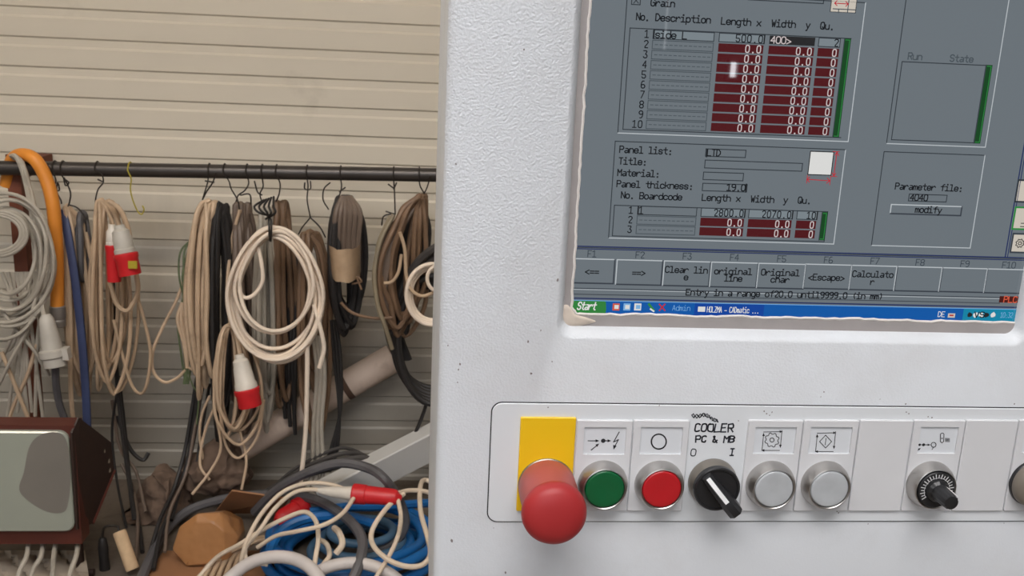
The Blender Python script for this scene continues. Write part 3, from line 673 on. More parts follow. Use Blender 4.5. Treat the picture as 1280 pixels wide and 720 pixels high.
# round knob at the end of the strip
c = BC(1290, 603)
b = MB().use(black_m); b.lathe(c, AX, [(.0152, -.001), (.0154, .0008), (.0152, .002), (.0146, .0026)], 48, cap0=False, cap1=True); o = b.build('round_knob', con, angle=30); o['label'] = 'taupe round knob with black rim at the strip end'
b = MB().use(taupe_m); b.lathe(c, AX, [(.0148, .002), (.0149, .004), (.0144, .0062), (.0125, .0080), (.006, .0089), (.0003, .0091)], 48, cap0=False); b.build('knob_face', o)
# ------------------------------------------------------------------ cables and hoses: materials
def cab(name, rgb, rough=0.55, var=0.12): return mat('cable_' + name, rgb, rough, var=var, vscale=14, dirt=tuple(int(v * .62) for v in rgb), dscale=9, dpos=(0.55, 0.8))
CREAM = cab('cream', (196, 170, 142)); BEIGE = cab('beige', (186, 160, 132)); WHITE = cab('white', (236, 219, 200), .45, .04); GREYC = cab('grey', (170, 162, 149)); TAUPE = cab('taupe', (112, 96, 84))
DGREY = cab('dark_grey', (66, 62, 60)); BLACKC = cab('black', (40, 37, 36)); BROWN = cab('brown', (122, 96, 74)); OLIVE = cab('olive', (138, 126, 104)); BLUEC = cab('blue', (60, 70, 106)); GREENW = cab('green_wire', (92, 104, 72))
SLATE = cab('slate', (92, 90, 92)); HEAPW = cab('heap_white', (222, 204, 182), .45, .05); PIPEW = cab('white_pipe', (206, 198, 194), .4, .04); BLUEH = mat('hose_blue', (26, 104, 172), .35, var=.1, vscale=10); TEALH = mat('hose_slate_blue', (78, 112, 140), .4, var=.1, vscale=10)
ORANGE = mat('hose_orange', (220, 138, 48), .5, var=.08, vscale=12); CEER = mat('plug_red', (206, 36, 42), .38, var=.06, vscale=30); PLUGG = mat('plug_grey', (184, 178, 168), .5, var=.08, vscale=25); PLUGW = mat('plug_white', (216, 208, 196), .45, var=.06, vscale=25)
WIRE = mat('hook_wire', (52, 46, 42), .5, metal=.5); WIREY = mat('hook_wire_yellow', (176, 160, 62), .5, metal=.3); TAPE = mat('brown_tape', (176, 150, 122), .25, var=.1, vscale=40, coat=.4)
RAILM = mat('rail_steel', (72, 67, 64), .36, metal=.5, var=.15, vscale=12); RUST = mat('rust_brown', (104, 56, 38), .75, var=.25, vscale=10)
YRAIL = 2.42
def rail_pt(px): return W(px, 209.8 + (218.8 - 209.8) * px / 545.0, YRAIL)
RA, RB = rail_pt(0), rail_pt(545); RDIR = (RB - RA).normalized()
RR = 0.0175

# hanging rail
A_ = RA - RDIR * 0.55; B_ = RB + RDIR * 1.1
rail = empty('hanging_rail', A_, 'dark steel pipe rail along the ribbed wall holding the hooks', 'rail')
b = MB().use(RAILM); b.tube([A_, B_], RR, 24); b.build('rail_pipe', rail)
for px_, nm in ((12, 1), (None, 2)):
    p = rail_pt(px_) if px_ is not None else B_ - RDIR * .1
    b = MB().use(RUST); b.box((p.x - .016, YRAIL + RR + .002, 0), (p.x + .016, YRAIL + RR + .035, p.z + .03))
    b.box((p.x - .016, YRAIL + RR + .03, p.z - .03), (p.x + .016, YW + .002, p.z + .01)); b.build('rail_post', rail, smooth=False)['label'] = 'rust brown upright post'

# ------------------------------------------------------------------ wire hooks over the rail
HOOKS = 'wire hooks on the rail'
def hook(pxs, label, m=WIRE, r=0.0019, dy=0.0, legs=()):
    """pxs: pixels down from the rail; the wire passes over the pipe first"""
    p0 = rail_pt(pxs[0][0]); q = Vector((p0.x, p0.y, p0.z)); R_ = RR + r
    pts = [q + Vector((0, R_ * math.cos(a), R_ * math.sin(a))) for a in [math.radians(v) for v in (-50, 0, 45, 90, 135, 180)]]
    yf = YRAIL - R_
    low = [W(px, py, yf + dy * i) for i, (px, py) in enumerate(pxs[1:])]
    b = MB().use(m); b.tube(smooth_path(pts + low, 5), r, 6)
    for lg in legs: b.tube(smooth_path([W(px, py, yf) for px, py in lg], 5), r, 6)
    return tag(b.build('wire_hook', root=p0), label, 'hook', HOOKS)
hook([(69, 210), (70, 226), (66, 236), (74, 238), (72, 228), (71, 240), (76, 250), (77, 255)], 'twisted black wire hook beside the orange hose')
hook([(79, 210), (79, 222), (86, 228), (82, 232), (80, 222), (88, 240), (87, 252), (85, 258)], 'black wire hook holding the cream cable beside the blue strap', legs=[[(86, 256), (97, 260), (106, 272), (108, 290)]])
hook([(122, 210), (127, 218), (129, 228), (123, 236), (120, 246), (119, 256)], 'black wire hook left of the red plugs, curved in an S', legs=[[(122, 224), (128, 227)]])
hook([(163, 212), (164, 224), (163, 236), (166, 250), (172, 264), (177, 268), (180, 262), (178, 257)], 'empty yellow wire hook hanging alone on the rail', WIREY)
hook([(262, 214), (260, 226), (256, 240), (253, 250)], 'black wire hook above the cream bundle, twisted tight', legs=[[(270, 216), (266, 228), (258, 240), (254, 248)], [(256, 226), (268, 228)]])
hook([(281, 215), (286, 226), (289, 236), (297, 250), (299, 262)], 'black wire hook above the black bundle')
hook([(309, 216), (311, 228), (306, 238), (298, 244), (295, 252)], 'black wire hook bent leftwards above the grey bundle', legs=[[(300, 244), (312, 243), (314, 256)]])
hook([(328, 217), (329, 232), (325, 242), (327, 252)], 'black wire hook above the tie of the white oval coil', legs=[[(318, 226), (322, 240), (328, 244)]])
hook([(346, 217), (350, 229), (349, 242), (345, 252)], 'thin black wire hook just right of the white coil tie')
hook([(384, 218), (385, 232), (384, 250), (388, 272)], 'black wire hook forked like a Y', legs=[[(388, 272), (378, 284), (373, 293)], [(388, 272), (400, 284), (407, 297)], [(381, 228), (381, 236), (388, 236), (388, 226)]])
hook([(426, 217), (427, 232), (425, 242), (423, 247)], 'black wire hook above the taped dark bundle', legs=[[(413, 228), (405, 236), (404, 250), (411, 262)], [(424, 240), (432, 234)]])
hook([(492, 218), (493, 238), (494, 268)], 'straight black wire hook with a twist, between two dark bundles', legs=[[(485, 230), (493, 236)], [(496, 228), (492, 237)], [(482, 264), (494, 268)], [(493, 267), (480, 270), (477, 282)]])
hook([(524, 218), (525, 232), (530, 242), (528, 250)], 'wire hook at the end of the rail by the white console', legs=[[(538, 220), (534, 234), (530, 242)]])

# ------------------------------------------------------------------ hanging cable bundles
COILS = 'cable coils hanging from the rail'
def bundle(name, label, m, top, n, L, Rr, B, r=.0048, Y=YRAIL, dY=.05, seed=1, wt=6, tie=None, group=COILS, shoulder=.72, cut=None):
    """closed loops of cable hung from a hook: top = pixel of the hook, L / Rr / B = pixel ranges of the left side, right side and bottom"""
    rnd = random.Random(seed); b = MB().use(m)
    hx, hy = top
    for i in range(n):
        u = (i + .5) / n
        xl = L[0] + (L[1] - L[0]) * ((u * 1.618 * 3) % 1) + rnd.uniform(-1.5, 1.5); xr = Rr[0] + (Rr[1] - Rr[0]) * ((u * 2.3 + .3) % 1) + rnd.uniform(-1.5, 1.5)
        yb = rnd.uniform(*B); H = yb - hy; tx = hx + wt * (u - .5) * 2; d = dY * (u - .5) * 2
        def p(x, f, dd): return W(x + rnd.uniform(-1.2, 1.2), hy + f * H, Y + dd + rnd.uniform(-.006, .006))
        s = shoulder
        P = [W(tx, hy + rnd.uniform(-2, 3), Y + d * .4),
             p(tx + (xl - tx) * s * .62, .08, d * .5 - .012), p(tx + (xl - tx) * s, .22, d - .015), p(xl, .5, d - .02), p(xl + (xr - xl) * .08, .8, d - .02),
             p(xl + (xr - xl) * .5 + rnd.uniform(-3, 3), 1.0, d),
             p(xr - (xr - xl) * .08, .8, d + .02), p(xr, .5, d + .02), p(tx + (xr - tx) * s, .22, d + .015), p(tx + (xr - tx) * s * .62, .08, d * .5 + .012)]
        b.tube(smooth_path(P, 5, True), r * rnd.uniform(.92, 1.08), 7, closed=True)
    if tie:
        pass
    c = W(hx, hy, Y)
    return b, c
def strand(b, pts, Y, r, n=7, k=6):
    P = [W(p[0], p[1], p[2] if len(p) > 2 else Y) for p in pts]
    b.tube(smooth_path(P, k), r, n)
def done(b, name, c, label, cat='cable', group=COILS): return tag(b.build(name, root=c), label, cat, group)
def cee(parent, p0, p1, mb_, mr, r0=.018, r1=.030, split=.6, names=('plug_body', 'plug_shroud'), lab=None):
    """industrial plug: tapered grey body then a wider red shroud with a lid rib"""
    p0 = Vector(p0); p1 = Vector(p1); ax = p1 - p0; L = ax.length; a = ax.normalized()
    b = MB().use(mb_); b.lathe(p0, a, [(r0 * .55, -L * .08), (r0 * .62, 0), (r0 * .95, L * .05), (r0, L * .16), (r0 * 1.08, L * .2), (r1 * .86, L * split * .8), (r1 * .95, L * split * .85), (r1 * .95, L * split)], 20)
    o = b.build(names[0], parent, angle=35)
    b = MB().use(mr); b.lathe(p0, a, [(r1 * .9, L * split), (r1 * 1.08, L * split + .002), (r1 * 1.08, L * split + .012), (r1, L * split + .016), (r1, L - .003), (r1 * .96, L), (r1 * .8, L), (r1 * .78, L * .75)], 24)
    e = a.orthogonal().normalized()
    if lab: pass
    s = b.build(names[1], o, angle=35); return o, s

# far left round grey coil
b = MB().use(GREYC); rnd = random.Random(4)
for i in range(9):
    ra = 63 - 4.1 * i + rnd.uniform(-2, 2); rb = 84 - 4.4 * i + rnd.uniform(-4, 4); cx = 6 + rnd.uniform(-4, 4) + i * .6; cy = 326 + rnd.uniform(-5, 5) - i * 1.0; yy = 2.30 + .012 * (i % 4)
    P = [W(cx + ra * math.cos(6.283 * k / 18) * (1 + .03 * math.sin(k + i)), cy + rb * math.sin(6.283 * k / 18), yy + .01 * math.sin(k * 1.1 + i)) for k in range(18)]
    b.tube(smooth_path(P, 4, True), .0047, 8, closed=True)
for i in range(3):
    P = [W(-2 + (28 + 4 * i) * math.cos(6.283 * k / 14), 292 + (22 + 3 * i) * math.sin(6.283 * k / 14), 2.285) for k in range(14)]
    b.tube(smooth_path(P, 4, True), .0046, 8, closed=True)
for pts in ([(12, 195, 2.44), (20, 196, 2.38), (27, 210, 2.36), (33, 232, 2.36), (37, 252, 2.33), (45, 290, 2.32)], [(14, 198, 2.44), (24, 199, 2.38), (31, 214, 2.36), (37, 236, 2.36), (42, 256, 2.33), (52, 300, 2.32)]): strand(b, pts, 2.36, .0062)
for i, (x0, x1, ye) in enumerate(((28, 24, 470), (36, 30, 500), (42, 60, 470), (47, 22, 515), (20, 40, 515), (33, 6, 440), (50, 44, 520), (40, -8, 470), (2, 62, 470), (10, 35, 520), (24, 54, 525), (45, 8, 530))):
    strand(b, [(x0, 340, 2.33), (x0 + (x1 - x0) * .25 + 3, 385, 2.33), (x0 + (x1 - x0) * .6, 430, 2.33), (x1, ye, 2.34)], 2.33, .0045)
for pts in ([(-4, 380, 2.31), (20, 412, 2.31), (44, 440, 2.31), (60, 470, 2.32)], [(50, 352, 2.31), (34, 410, 2.30), (14, 450, 2.30), (-6, 490, 2.31)], [(44, 396, 2.30), (26, 416, 2.29), (4, 424, 2.29), (-16, 418, 2.30)], [(54, 384, 2.31), (34, 402, 2.30), (8, 408, 2.29), (-14, 400, 2.30)]): strand(b, pts, 2.3, .0045)
b.use(CREAM)
for pts in ([(46, 430, 2.33), (34, 470, 2.33), (16, 510, 2.34), (8, 540, 2.34)], [(2, 440, 2.32), (18, 480, 2.32), (38, 530, 2.33)]): strand(b, pts, 2.33, .005)
coil = done(b, 'cable_coil', W(16, 212, 2.42), 'grey round cable coil hanging beside the orange hose, partly cut off')
b = MB().use(PLUGG); p0, p1 = W(58, 398, 2.30), W(69, 455, 2.29); a = (p1 - p0)
b.lathe(p0, a, [(.010, -.01), (.016, 0), (.019, .02), (.022, .05), (.024, .075), (.031, .078), (.031, .094), (.026, .097), (.026, .118), (.018, .12)], 22)
b.rings([[p0 + a.normalized() * h + Vector((.026 + o_, -.004 + yy, 0)) for o_, yy in ((0, -.012), (.014, -.012), (.014, .012), (0, .012))] for h in (.07, .098)], cap0=True, cap1=True)
o = tag(b.build('hanging_socket', root=p0, angle=35), 'pale grey plug socket hanging below the orange hose fitting', 'plug')
b = MB().use(SLATE); strand(b, [(69, 455, 2.29), (70, 480, 2.31), (74, 505, 2.33), (82, 530, 2.34), (84, 560, 2.34)], 2.3, .009); b.use(GREYC); strand(b, [(57, 400, 2.30), (53, 385, 2.31), (50, 350, 2.33), (46, 300, 2.34)], 2.3, .006); b.build('cable', o)

# orange hose over the rail
yo = YRAIL - RR - .016
b = MB().use(ORANGE); b.tube(smooth_path([W(8, 232, YRAIL + .03), W(14, 203, YRAIL + .02), W(26, 193.5, YRAIL - .005), W(43, 199, YRAIL - .03), W(57, 222, yo), W(66, 255, yo - .01), W(70, 300, yo - .015), W(71.5, 345, yo - .015), W(71.5, 385, yo - .015)], 8), .0158, 18)
h_ = tag(b.build('orange_hose', root=W(43, 196, YRAIL)), 'thick orange hose looped over the rail with a metal end', 'hose')
b = MB().use(mat('fitting_metal', (160, 154, 148), .38, metal=.6)); p = W(71.5, 382, yo - .015); b.lathe(p, (0, 0, -1), [(.0165, 0), (.0185, .002), (.0185, .030), (.0165, .034), (.0175, .036), (.0175, .042), (.0165, .044), (.0165, .052), (.012, .055)], 24); b.build('hose_fitting', h_, angle=30)['label'] = 'grey metal hose fitting'

# blue flat strap
b = MB().use(BLUEC); P = smooth_path([W(79, 262, 2.42), W(86, 300, 2.40), (W(94, 350, 2.39)), W(101, 410, 2.39), W(106, 470, 2.39), W(109, 530, 2.39), W(110, 570, 2.40)], 6)
b.rings([[p + Vector((s * .0095, t, 0)) for s, t in ((-1, -.003), (-.6, -.0055), (.6, -.0055), (1, -.003), (1, .003), (-1, .003))] for p in P], cap0=True, cap1=True)
done(b, 'blue_strap', W(79, 262, 2.42), 'dark blue flat hose hanging straight beside the orange hose', 'hose', None)

# cream bundle beside the strap
b, c = bundle('cable_bundle', '', CREAM, (84, 258), 6, (80, 100), (100, 126), (470, 565), Y=2.43, dY=.02, seed=11, wt=3, r=.0062)
done(b, 'cable_bundle', c, 'long cream cable bundle between the blue strap and the red plugs')
b, c = bundle('cable_bundle', '', SLATE, (103, 268), 3, (97, 101), (106, 112), (330, 360), r=.0085, Y=2.45, dY=.02, seed=12, wt=3)
done(b, 'cable_bundle', c, 'short slate grey cable loop behind the cream bundle')

# beige bundle with two red plugs
b, c = bundle('cable_bundle', '', BEIGE, (131, 250), 8, (112, 128), (134, 176), (450, 495), Y=YRAIL - .02, dY=.03, seed=21, wt=9)
strand(b, [(136, 252), (150, 262), (160, 285), (164, 310), (170, 340), (172, 365), (160, 388), (146, 380), (137, 350)], 2.37, .0058)
strand(b, [(146, 256), (157, 275), (163, 300)], 2.38, .005)
strand(b, [(172, 372), (180, 400), (188, 440), (184, 478), (176, 492), (164, 480), (152, 440), (142, 400)], 2.40, .0042)
ob = done(b, 'cable_bundle', c, 'beige cable bundle with two red plugs tucked in its loops')
cee(ob, W(140, 286, 2.345), W(143, 352, 2.335), PLUGW, CEER, .014, .0165, .30)
cee(ob, W(150, 286, 2.315), W(163, 344, 2.30), PLUGG, CEER, .021, .026, .52)
b = MB().use(mat('earth_tag', (170, 150, 40), .5)); p = W(166, 331, 2.275); b.box((p.x - .010, p.y - .002, p.z - .009), (p.x + .010, p.y + .002, p.z + .009)); b.build('yellow_tag', ob, smooth=False)
b = MB().use(BLACKC); strand(b, [(140, 300, 2.46), (142, 400, 2.46), (146, 470, 2.45), (152, 530, 2.43), (160, 590, 2.40), (168, 650, 2.33)], 2.44, .006); strand(b, [(148, 480, 2.46), (140, 540, 2.46), (146, 600, 2.42), (158, 660, 2.34)], 2.44, .0035)
done(b, 'black_cable', W(140, 300, 2.46), 'thin black cable hanging to the floor behind the red-plug bundle', 'cable', None)

# loose white loop between the bundles
b = MB().use(CREAM); strand(b, [(246, 290, 2.43), (236, 330, 2.43), (222, 372, 2.42), (203, 410, 2.41), (191, 440, 2.41), (192, 465, 2.41), (206, 478, 2.41), (222, 472, 2.41), (232, 462, 2.41)], 2.42, .0042)
done(b, 'loose_cable', W(246, 290, 2.43), 'single cream cable looped over bare wall', 'cable', None)
# old multicore with green cores
b = MB().use(GREENW)
for i in range(5): strand(b, [(246 - i, 285 + 3 * i, 2.44), (236 - 2 * i + 3 * math.sin(i), 315, 2.43), (232 - i * 2 + 4 * (i % 2), 345, 2.42), (229 + 2 * (i % 3), 372, 2.42), (222 + 6 * i, 400, 2.41), (226 + 4 * i, 440, 2.41), (232 + 3 * math.sin(2 * i), 480, 2.41)], 2.42, .0026)
b.use(CREAM)
for i in range(3): strand(b, [(228, 378, 2.415), (222 + 5 * i, 400, 2.41), (230 + 2 * i, 430, 2.405), (234, 460, 2.40)], 2.41, .0048)
b.use(GREENW); strand(b, [(234, 460, 2.40), (240, 480, 2.40), (248, 496, 2.40), (246, 530, 2.40)], 2.4, .002); b.use(CREAM); strand(b, [(234, 458, 2.40), (248, 470, 2.40), (252, 490, 2.40), (248, 500, 2.40)], 2.4, .003); strand(b, [(262, 495, 2.4), (252, 520, 2.4), (250, 550, 2.4), (258, 590, 2.4)], 2.4, .0034)
done(b, 'stripped_cable', W(246, 285, 2.44), 'old cable with bare green cores showing at its end', 'cable', None)

# cream bundle C
b, c = bundle('cable_bundle', '', CREAM, (262, 252), 8, (229, 262), (252, 274), (430, 500), Y=YRAIL - .01, dY=.03, seed=31, wt=9, r=.0062)
done(b, 'cable_bundle', c, 'wide cream cable bundle left of the black bundle')
b, c = bundle('cable_bundle', '', BLACKC, (277, 256), 7, (262, 272), (278, 296), (500, 560), Y=YRAIL + .01, dY=.03, seed=32, wt=7, r=.0075)
strand(b, [(250, 470, 2.45), (244, 520, 2.45), (236, 570, 2.43), (225, 610, 2.38), (214, 650, 2.3)], 2.42, .006); strand(b, [(262, 480, 2.45), (252, 540, 2.45), (246, 580, 2.43)], 2.42, .004)
done(b, 'cable_bundle', c, 'black cable bundle between the cream bundle and the white coil')
b, c = bundle('cable_bundle', '', TAUPE, (303, 256), 9, (288, 305), (304, 326), (470, 560), Y=YRAIL + .05, dY=.03, seed=33, wt=9, r=.0072)
done(b, 'cable_bundle', c, 'taupe cable bundle behind the left side of the white coil')
b, c = bundle('cable_bundle', '', GREYC, (332, 262), 6, (318, 332), (334, 350), (470, 540), Y=YRAIL + .03, dY=.02, seed=34, wt=6, r=.0068)
done(b, 'cable_bundle', c, 'grey cable bundle seen through the middle of the white coil')
b, c = bundle('cable_bundle', '', BROWN, (350, 254), 6, (342, 356), (358, 372), (440, 520), Y=YRAIL + .07, dY=.02, seed=35, wt=8, r=.0072)
b.use(BLACKC)
for i in range(7): strand(b, [(352 + 3 * i, 300, 2.50), (350 + 4 * i, 380, 2.50), (346 + 4 * i, 450, 2.49), (350 + 3 * i + 4 * (i % 2), 486 + (i * 37) % 64, 2.49)], 2.5, .0058)
done(b, 'cable_bundle', c, 'brown and black cables behind the right side of the white coil')

# white oval coil in front
b = MB().use(WHITE); rnd = random.Random(6); YV = 2.335
ov = [(344, 366, 60, 84, 0), (345, 360, 55, 76, .06), (342, 372, 58, 76, -.05), (348, 364, 52, 80, .08), (341, 368, 53, 78, -.02), (346, 354, 46, 60, .1), (350, 372, 54, 81, .04), (340, 358, 47, 58, -.1)]
for i, (cx, cy, a_, b2, t) in enumerate(ov):
    P = []
    for k in range(20):
        th = 6.283 * k / 20; x = a_ * math.cos(th); z = b2 * math.sin(th)
        x2 = x * math.cos(t) - z * math.sin(t); z2 = x * math.sin(t) + z * math.cos(t)
        sq = 1 - .18 * max(0, -math.sin(th))
        P.append(W(cx + x2 * sq, 284 + (cy + z2 - 284) if True else 0, YV + .009 * ((i * 3) % 5 - 2) + .004 * math.sin(3 * th + i)))
    top = min(P, key=lambda p: -p.z); dz = W(336, 283 + (i % 4) * 3.6, YV).z - top.z
    P = [p + Vector((0, 0, dz * max(0, (p.z - W(340, 366, YV).z)) / .17)) for p in P]
    b.tube(smooth_path(P, 4, True), .0052, 9, closed=True)
strand(b, [(322, 306, 2.33), (327, 330, 2.325), (328, 352, 2.325), (318, 368, 2.325), (306, 372, 2.325), (298, 362, 2.33)], 2.33, .0050)
strand(b, [(384, 432, 2.33), (384, 470, 2.33), (382, 540, 2.33), (376, 602, 2.32)], 2.33, .0060)
strand(b, [(392, 380, 2.325), (400, 408, 2.32), (405, 432, 2.32), (403, 446, 2.32), (399, 460, 2.32)], 2.33, .0056)
wc = done(b, 'cable_coil', W(336, 262, 2.36), 'large off-white oval cable coil hanging in front')
b = MB().use(BLACKC)
for i in range(5): strand(b, [(330 + 3 * i, 250 - i, 2.36), (318 + 6 * i, 258, 2.32), (324 + 5 * i, 266, 2.31), (340 - 2 * i, 270 + i, 2.33)], 2.33, .0028)
for k in range(2): b.tube(smooth_path([W(336 + 3 * k, 276, 2.30), W(337 + 2 * k, 296, 2.30), W(338, 300, 2.37), W(336, 276, 2.37)], 5, True), .0024, 6, closed=True)
b.build('cable_tie', wc)['label'] = 'black wire tie'

# cream bundle with the red plug below the white coil
b, c = bundle('cable_bundle', '', CREAM, (287, 405), 7, (266, 280), (290, 338), (530, 566), Y=2.36, dY=.02, seed=41, wt=3, r=.0042)
strand(b, [(288, 408), (284, 360, 2.40), (290, 300, 2.44), (300, 262, 2.44)], 2.38, .0045); strand(b, [(300, 445, 2.34), (297, 425, 2.36), (290, 400, 2.38)], 2.36, .006)
for pts in ([(270, 520, 2.37), (276, 560, 2.36), (262, 590, 2.34), (240, 618, 2.30)], [(300, 540, 2.37), (308, 575, 2.36), (302, 612, 2.34)], [(330, 500, 2.37), (322, 545, 2.37), (300, 572, 2.36), (284, 560, 2.37), (276, 530, 2.37)], [(272, 500, 2.38), (256, 540, 2.38), (250, 580, 2.36), (262, 600, 2.34)]): strand(b, pts, 2.37, .0036)
ob = done(b, 'cable_bundle', c, 'thin cream cable bundle with one grey and red plug, below the white coil')
cee(ob, W(300, 448, 2.315), W(313, 508, 2.30), PLUGW, CEER, .020, .029, .62)

# bundles right of the white coil
b, c = bundle('cable_bundle', '', BROWN, (388, 290), 7, (374, 388), (398, 416), (440, 560), Y=YRAIL + .02, dY=.03, seed=51, wt=9, r=.0070, shoulder=.9)
b.use(GREYC)
for i in range(3): strand(b, [(392 + 4 * i, 420, 2.40), (396 + 5 * i, 470, 2.40), (392 + 5 * i, 530, 2.40), (390 + 7 * i, 590, 2.38), (384 + 7 * i, 610, 2.35)], 2.4, .0055)
b.use(BLACKC)
for i in range(3): strand(b, [(414 + 3 * i, 400, 2.43), (418 + 4 * i, 450, 2.43), (424 + i, 510, 2.43), (422 - 4 * i, 560, 2.42), (412 - 4 * i, 590, 2.40)], 2.43, .0045)
done(b, 'cable_bundle', c, 'brown-topped cable bundle on the forked hook')
b, c = bundle('cable_bundle', '', BLACKC, (430, 247), 10, (412, 426), (438, 458), (385, 420), Y=YRAIL - .01, dY=.03, seed=52, wt=7, r=.0075, shoulder=.88)
b.use(TAUPE)
for i in range(6): strand(b, [(428 + 2 * i, 246, 2.39), (420 + 6 * i, 266, 2.365), (418 + 6 * i, 300, 2.37), (420 + 5.6 * i, 340, 2.385)], 2.37, .0066)
tb = done(b, 'cable_bundle', c, 'dark cable bundle wrapped with a band of tan tape')
b = MB().use(TAPE); R0 = [W(413 + 0, 303, 2.40), W(448, 303, 2.40)]
rings = []
for py in (303, 310, 318, 326, 334, 343):
    l_, r2 = W(411 + (py - 303) * .1, py, 2.395), W(452 - (py - 303) * .02, py, 2.395); cc = (l_ + r2) / 2; hw = (r2 - l_).length / 2
    rings.append([cc + Vector((hw * math.cos(6.283 * k / 20), (.088 + .002 * math.sin(py * 3 + k)) * math.sin(6.283 * k / 20), .002 * math.sin(k * 2 + py))) for k in range(20)])
b.rings(rings); tag(b.build('tape_band', tb, angle=60), 'tan parcel tape band')
b = MB().use(BROWN); strand(b, [(426, 378, 2.34), (436, 388, 2.34), (448, 394, 2.34), (470, 398, 2.35), (490, 397, 2.36)], 2.34, .004); strand(b, [(440, 355, 2.34), (452, 352, 2.33), (446, 346, 2.33), (452, 362, 2.33)], 2.34, .0025); b.build('loose_end', tb)

b, c = bundle('cable_bundle', '', BROWN, (528, 246), 9, (468, 492), (500, 536), (385, 440), Y=YRAIL - .02, dY=.035, seed=53, wt=5, r=.0066, shoulder=.62)
b.use(BLACKC)
for i in range(9): strand(b, [(526 - 3 * i, 262 + 3 * i, 2.47), (516 - 4 * i, 310, 2.47), (510 - 4 * i, 360, 2.47), (500 - 2 * i, 410 + 3 * (i % 3), 2.47), (512 - 2 * i, 450, 2.46)], 2.47, .0075)
b.use(TAUPE)
for i in range(5): strand(b, [(520 - 5 * i, 256 + 4 * i, 2.40), (500 - 4 * i, 290, 2.37), (486 - 3 * i, 330, 2.36), (482 - 2 * i, 370, 2.37), (490 - 2 * i, 404, 2.39)], 2.38, .006)
b.use(OLIVE)
strand(b, [(492, 268, 2.36), (476, 300, 2.345), (468, 340, 2.335), (472, 380, 2.335), (482, 410, 2.34), (490, 436, 2.36)], 2.36, .0058); strand(b, [(488, 270, 2.37), (473, 305, 2.35), (467, 350, 2.34)], 2.36, .0052)
b.use(BEIGE); strand(b, [(500, 290, 2.32), (506, 312, 2.32), (508, 345, 2.32), (514, 362, 2.31), (528, 370, 2.31), (545, 364, 2.31)], 2.32, .0045); strand(b, [(502, 318, 2.33), (498, 340, 2.33), (490, 352, 2.33), (480, 354, 2.33)], 2.33, .0042)
b.use(BLACKC)
for i in range(5): strand(b, [(530 - i * 4, 262, 2.44), (536 - 3 * i, 290, 2.44), (530 - 4 * i, 330, 2.43), (516 - 5 * i, 380, 2.42), (506 - 4 * i, 420, 2.42)], 2.43, .008)
done(b, 'cable_bundle', c, 'brown and olive cable bundle at the rail end beside the console')
b = MB().use(BLACKC)
for i in range(6):
    P = [W(542 + (44 + 3 * (i % 3)) * math.cos(6.283 * k / 16), 425 + (80 - 4 * i) * math.sin(6.283 * k / 16), 2.40 + .012 * i) for k in range(16)]
    b.tube(smooth_path(P, 4, True), .0085, 8, closed=True)
b.use(DGREY); strand(b, [(510, 345, 2.36), (524, 326, 2.35), (540, 312, 2.34), (556, 304, 2.34)], 2.35, .011); strand(b, [(512, 352, 2.37), (528, 334, 2.36), (548, 318, 2.36)], 2.36, .010)
b.use(BLACKC); strand(b, [(535, 498, 2.42), (528, 520, 2.42), (518, 545, 2.42), (512, 570, 2.42)], 2.42, .005)
done(b, 'cable_coil', W(542, 300, 2.42), 'large black cable coil half hidden by the console edge')
b = MB().use(WHITE)
for i in range(3):
    P = [W(540 + (32 - 3 * i) * math.cos(6.283 * k / 16), 368 + (38 - 3 * i) * math.sin(6.283 * k / 16), 2.31 + .010 * i) for k in range(16)]
    b.tube(smooth_path(P, 4, True), .0052, 8, closed=True)
P = [W(548 + 14 * math.cos(6.283 * k / 12), 348 + 16 * math.sin(6.283 * k / 12), 2.30) for k in range(12)]; b.tube(smooth_path(P, 4, True), .0045, 8, closed=True)
done(b, 'cable_coil', W(540, 330, 2.34), 'small off-white cable coil in front of the black coil by the console')

# ------------------------------------------------------------------ leaning tube, square duct
CARD = mat('card_tube', (216, 194, 176), .7, var=.05, vscale=9, dirt=(150, 124, 104), dscale=7, dpos=(.55, .85)); CARDD = mat('card_dark', (96, 72, 58), .8)
A_ = W(492, 447, 2.60); 
B_ = W(258, 584, 2.52)
ax = (B_ - A_).normalized(); rt_ = .041
b = MB().use(CARD); L = (B_ - A_).length
b.lathe(A_, ax, [(rt_ - .004, .25), (rt_ - .004, 0), (rt_, 0), (rt_, L), (rt_ - .004, L)], 32, cap0=True, cap1=True)
o = tag(b.build('cardboard_tube', root=A_), 'long beige cardboard tube leaning diagonally against the lower wall', 'tube')
b = MB().use(CARDD); b.lathe(A_, ax, [(rt_ + .0002, .145), (rt_ + .0014, .147), (rt_ + .0014, .160), (rt_ + .0002, .162)], 32, cap0=False, cap1=False); b.build('dark_band', o)
DUCT = mat('duct_white', (196, 194, 190), .45, var=.03, vscale=6)
A_ = W(398, 626, 2.30); B_ = W(690, 474, 2.57); ax = (B_ - A_).normalized(); sd = ax.cross(Vector((0, 1, 0.25))).normalized(); nn = ax.cross(sd).normalized()
if sd.z < 0: sd = -sd
b = MB().use(DUCT); hw, hd = .043, .025
def prof_(p): return [p + sd * u + nn * v for u, v in ((-hw, -hd + .003), (-hw + .003, -hd), (hw - .003, -hd), (hw, -hd + .003), (hw, hd - .003), (hw - .003, hd), (-hw + .003, hd), (-hw, hd - .003))]
b.rings([prof_(A_), prof_(B_)], cap0=True, cap1=True)
tag(b.build('cable_duct', root=A_, angle=20), 'grey-white rectangular duct sloping up behind the console', 'duct')

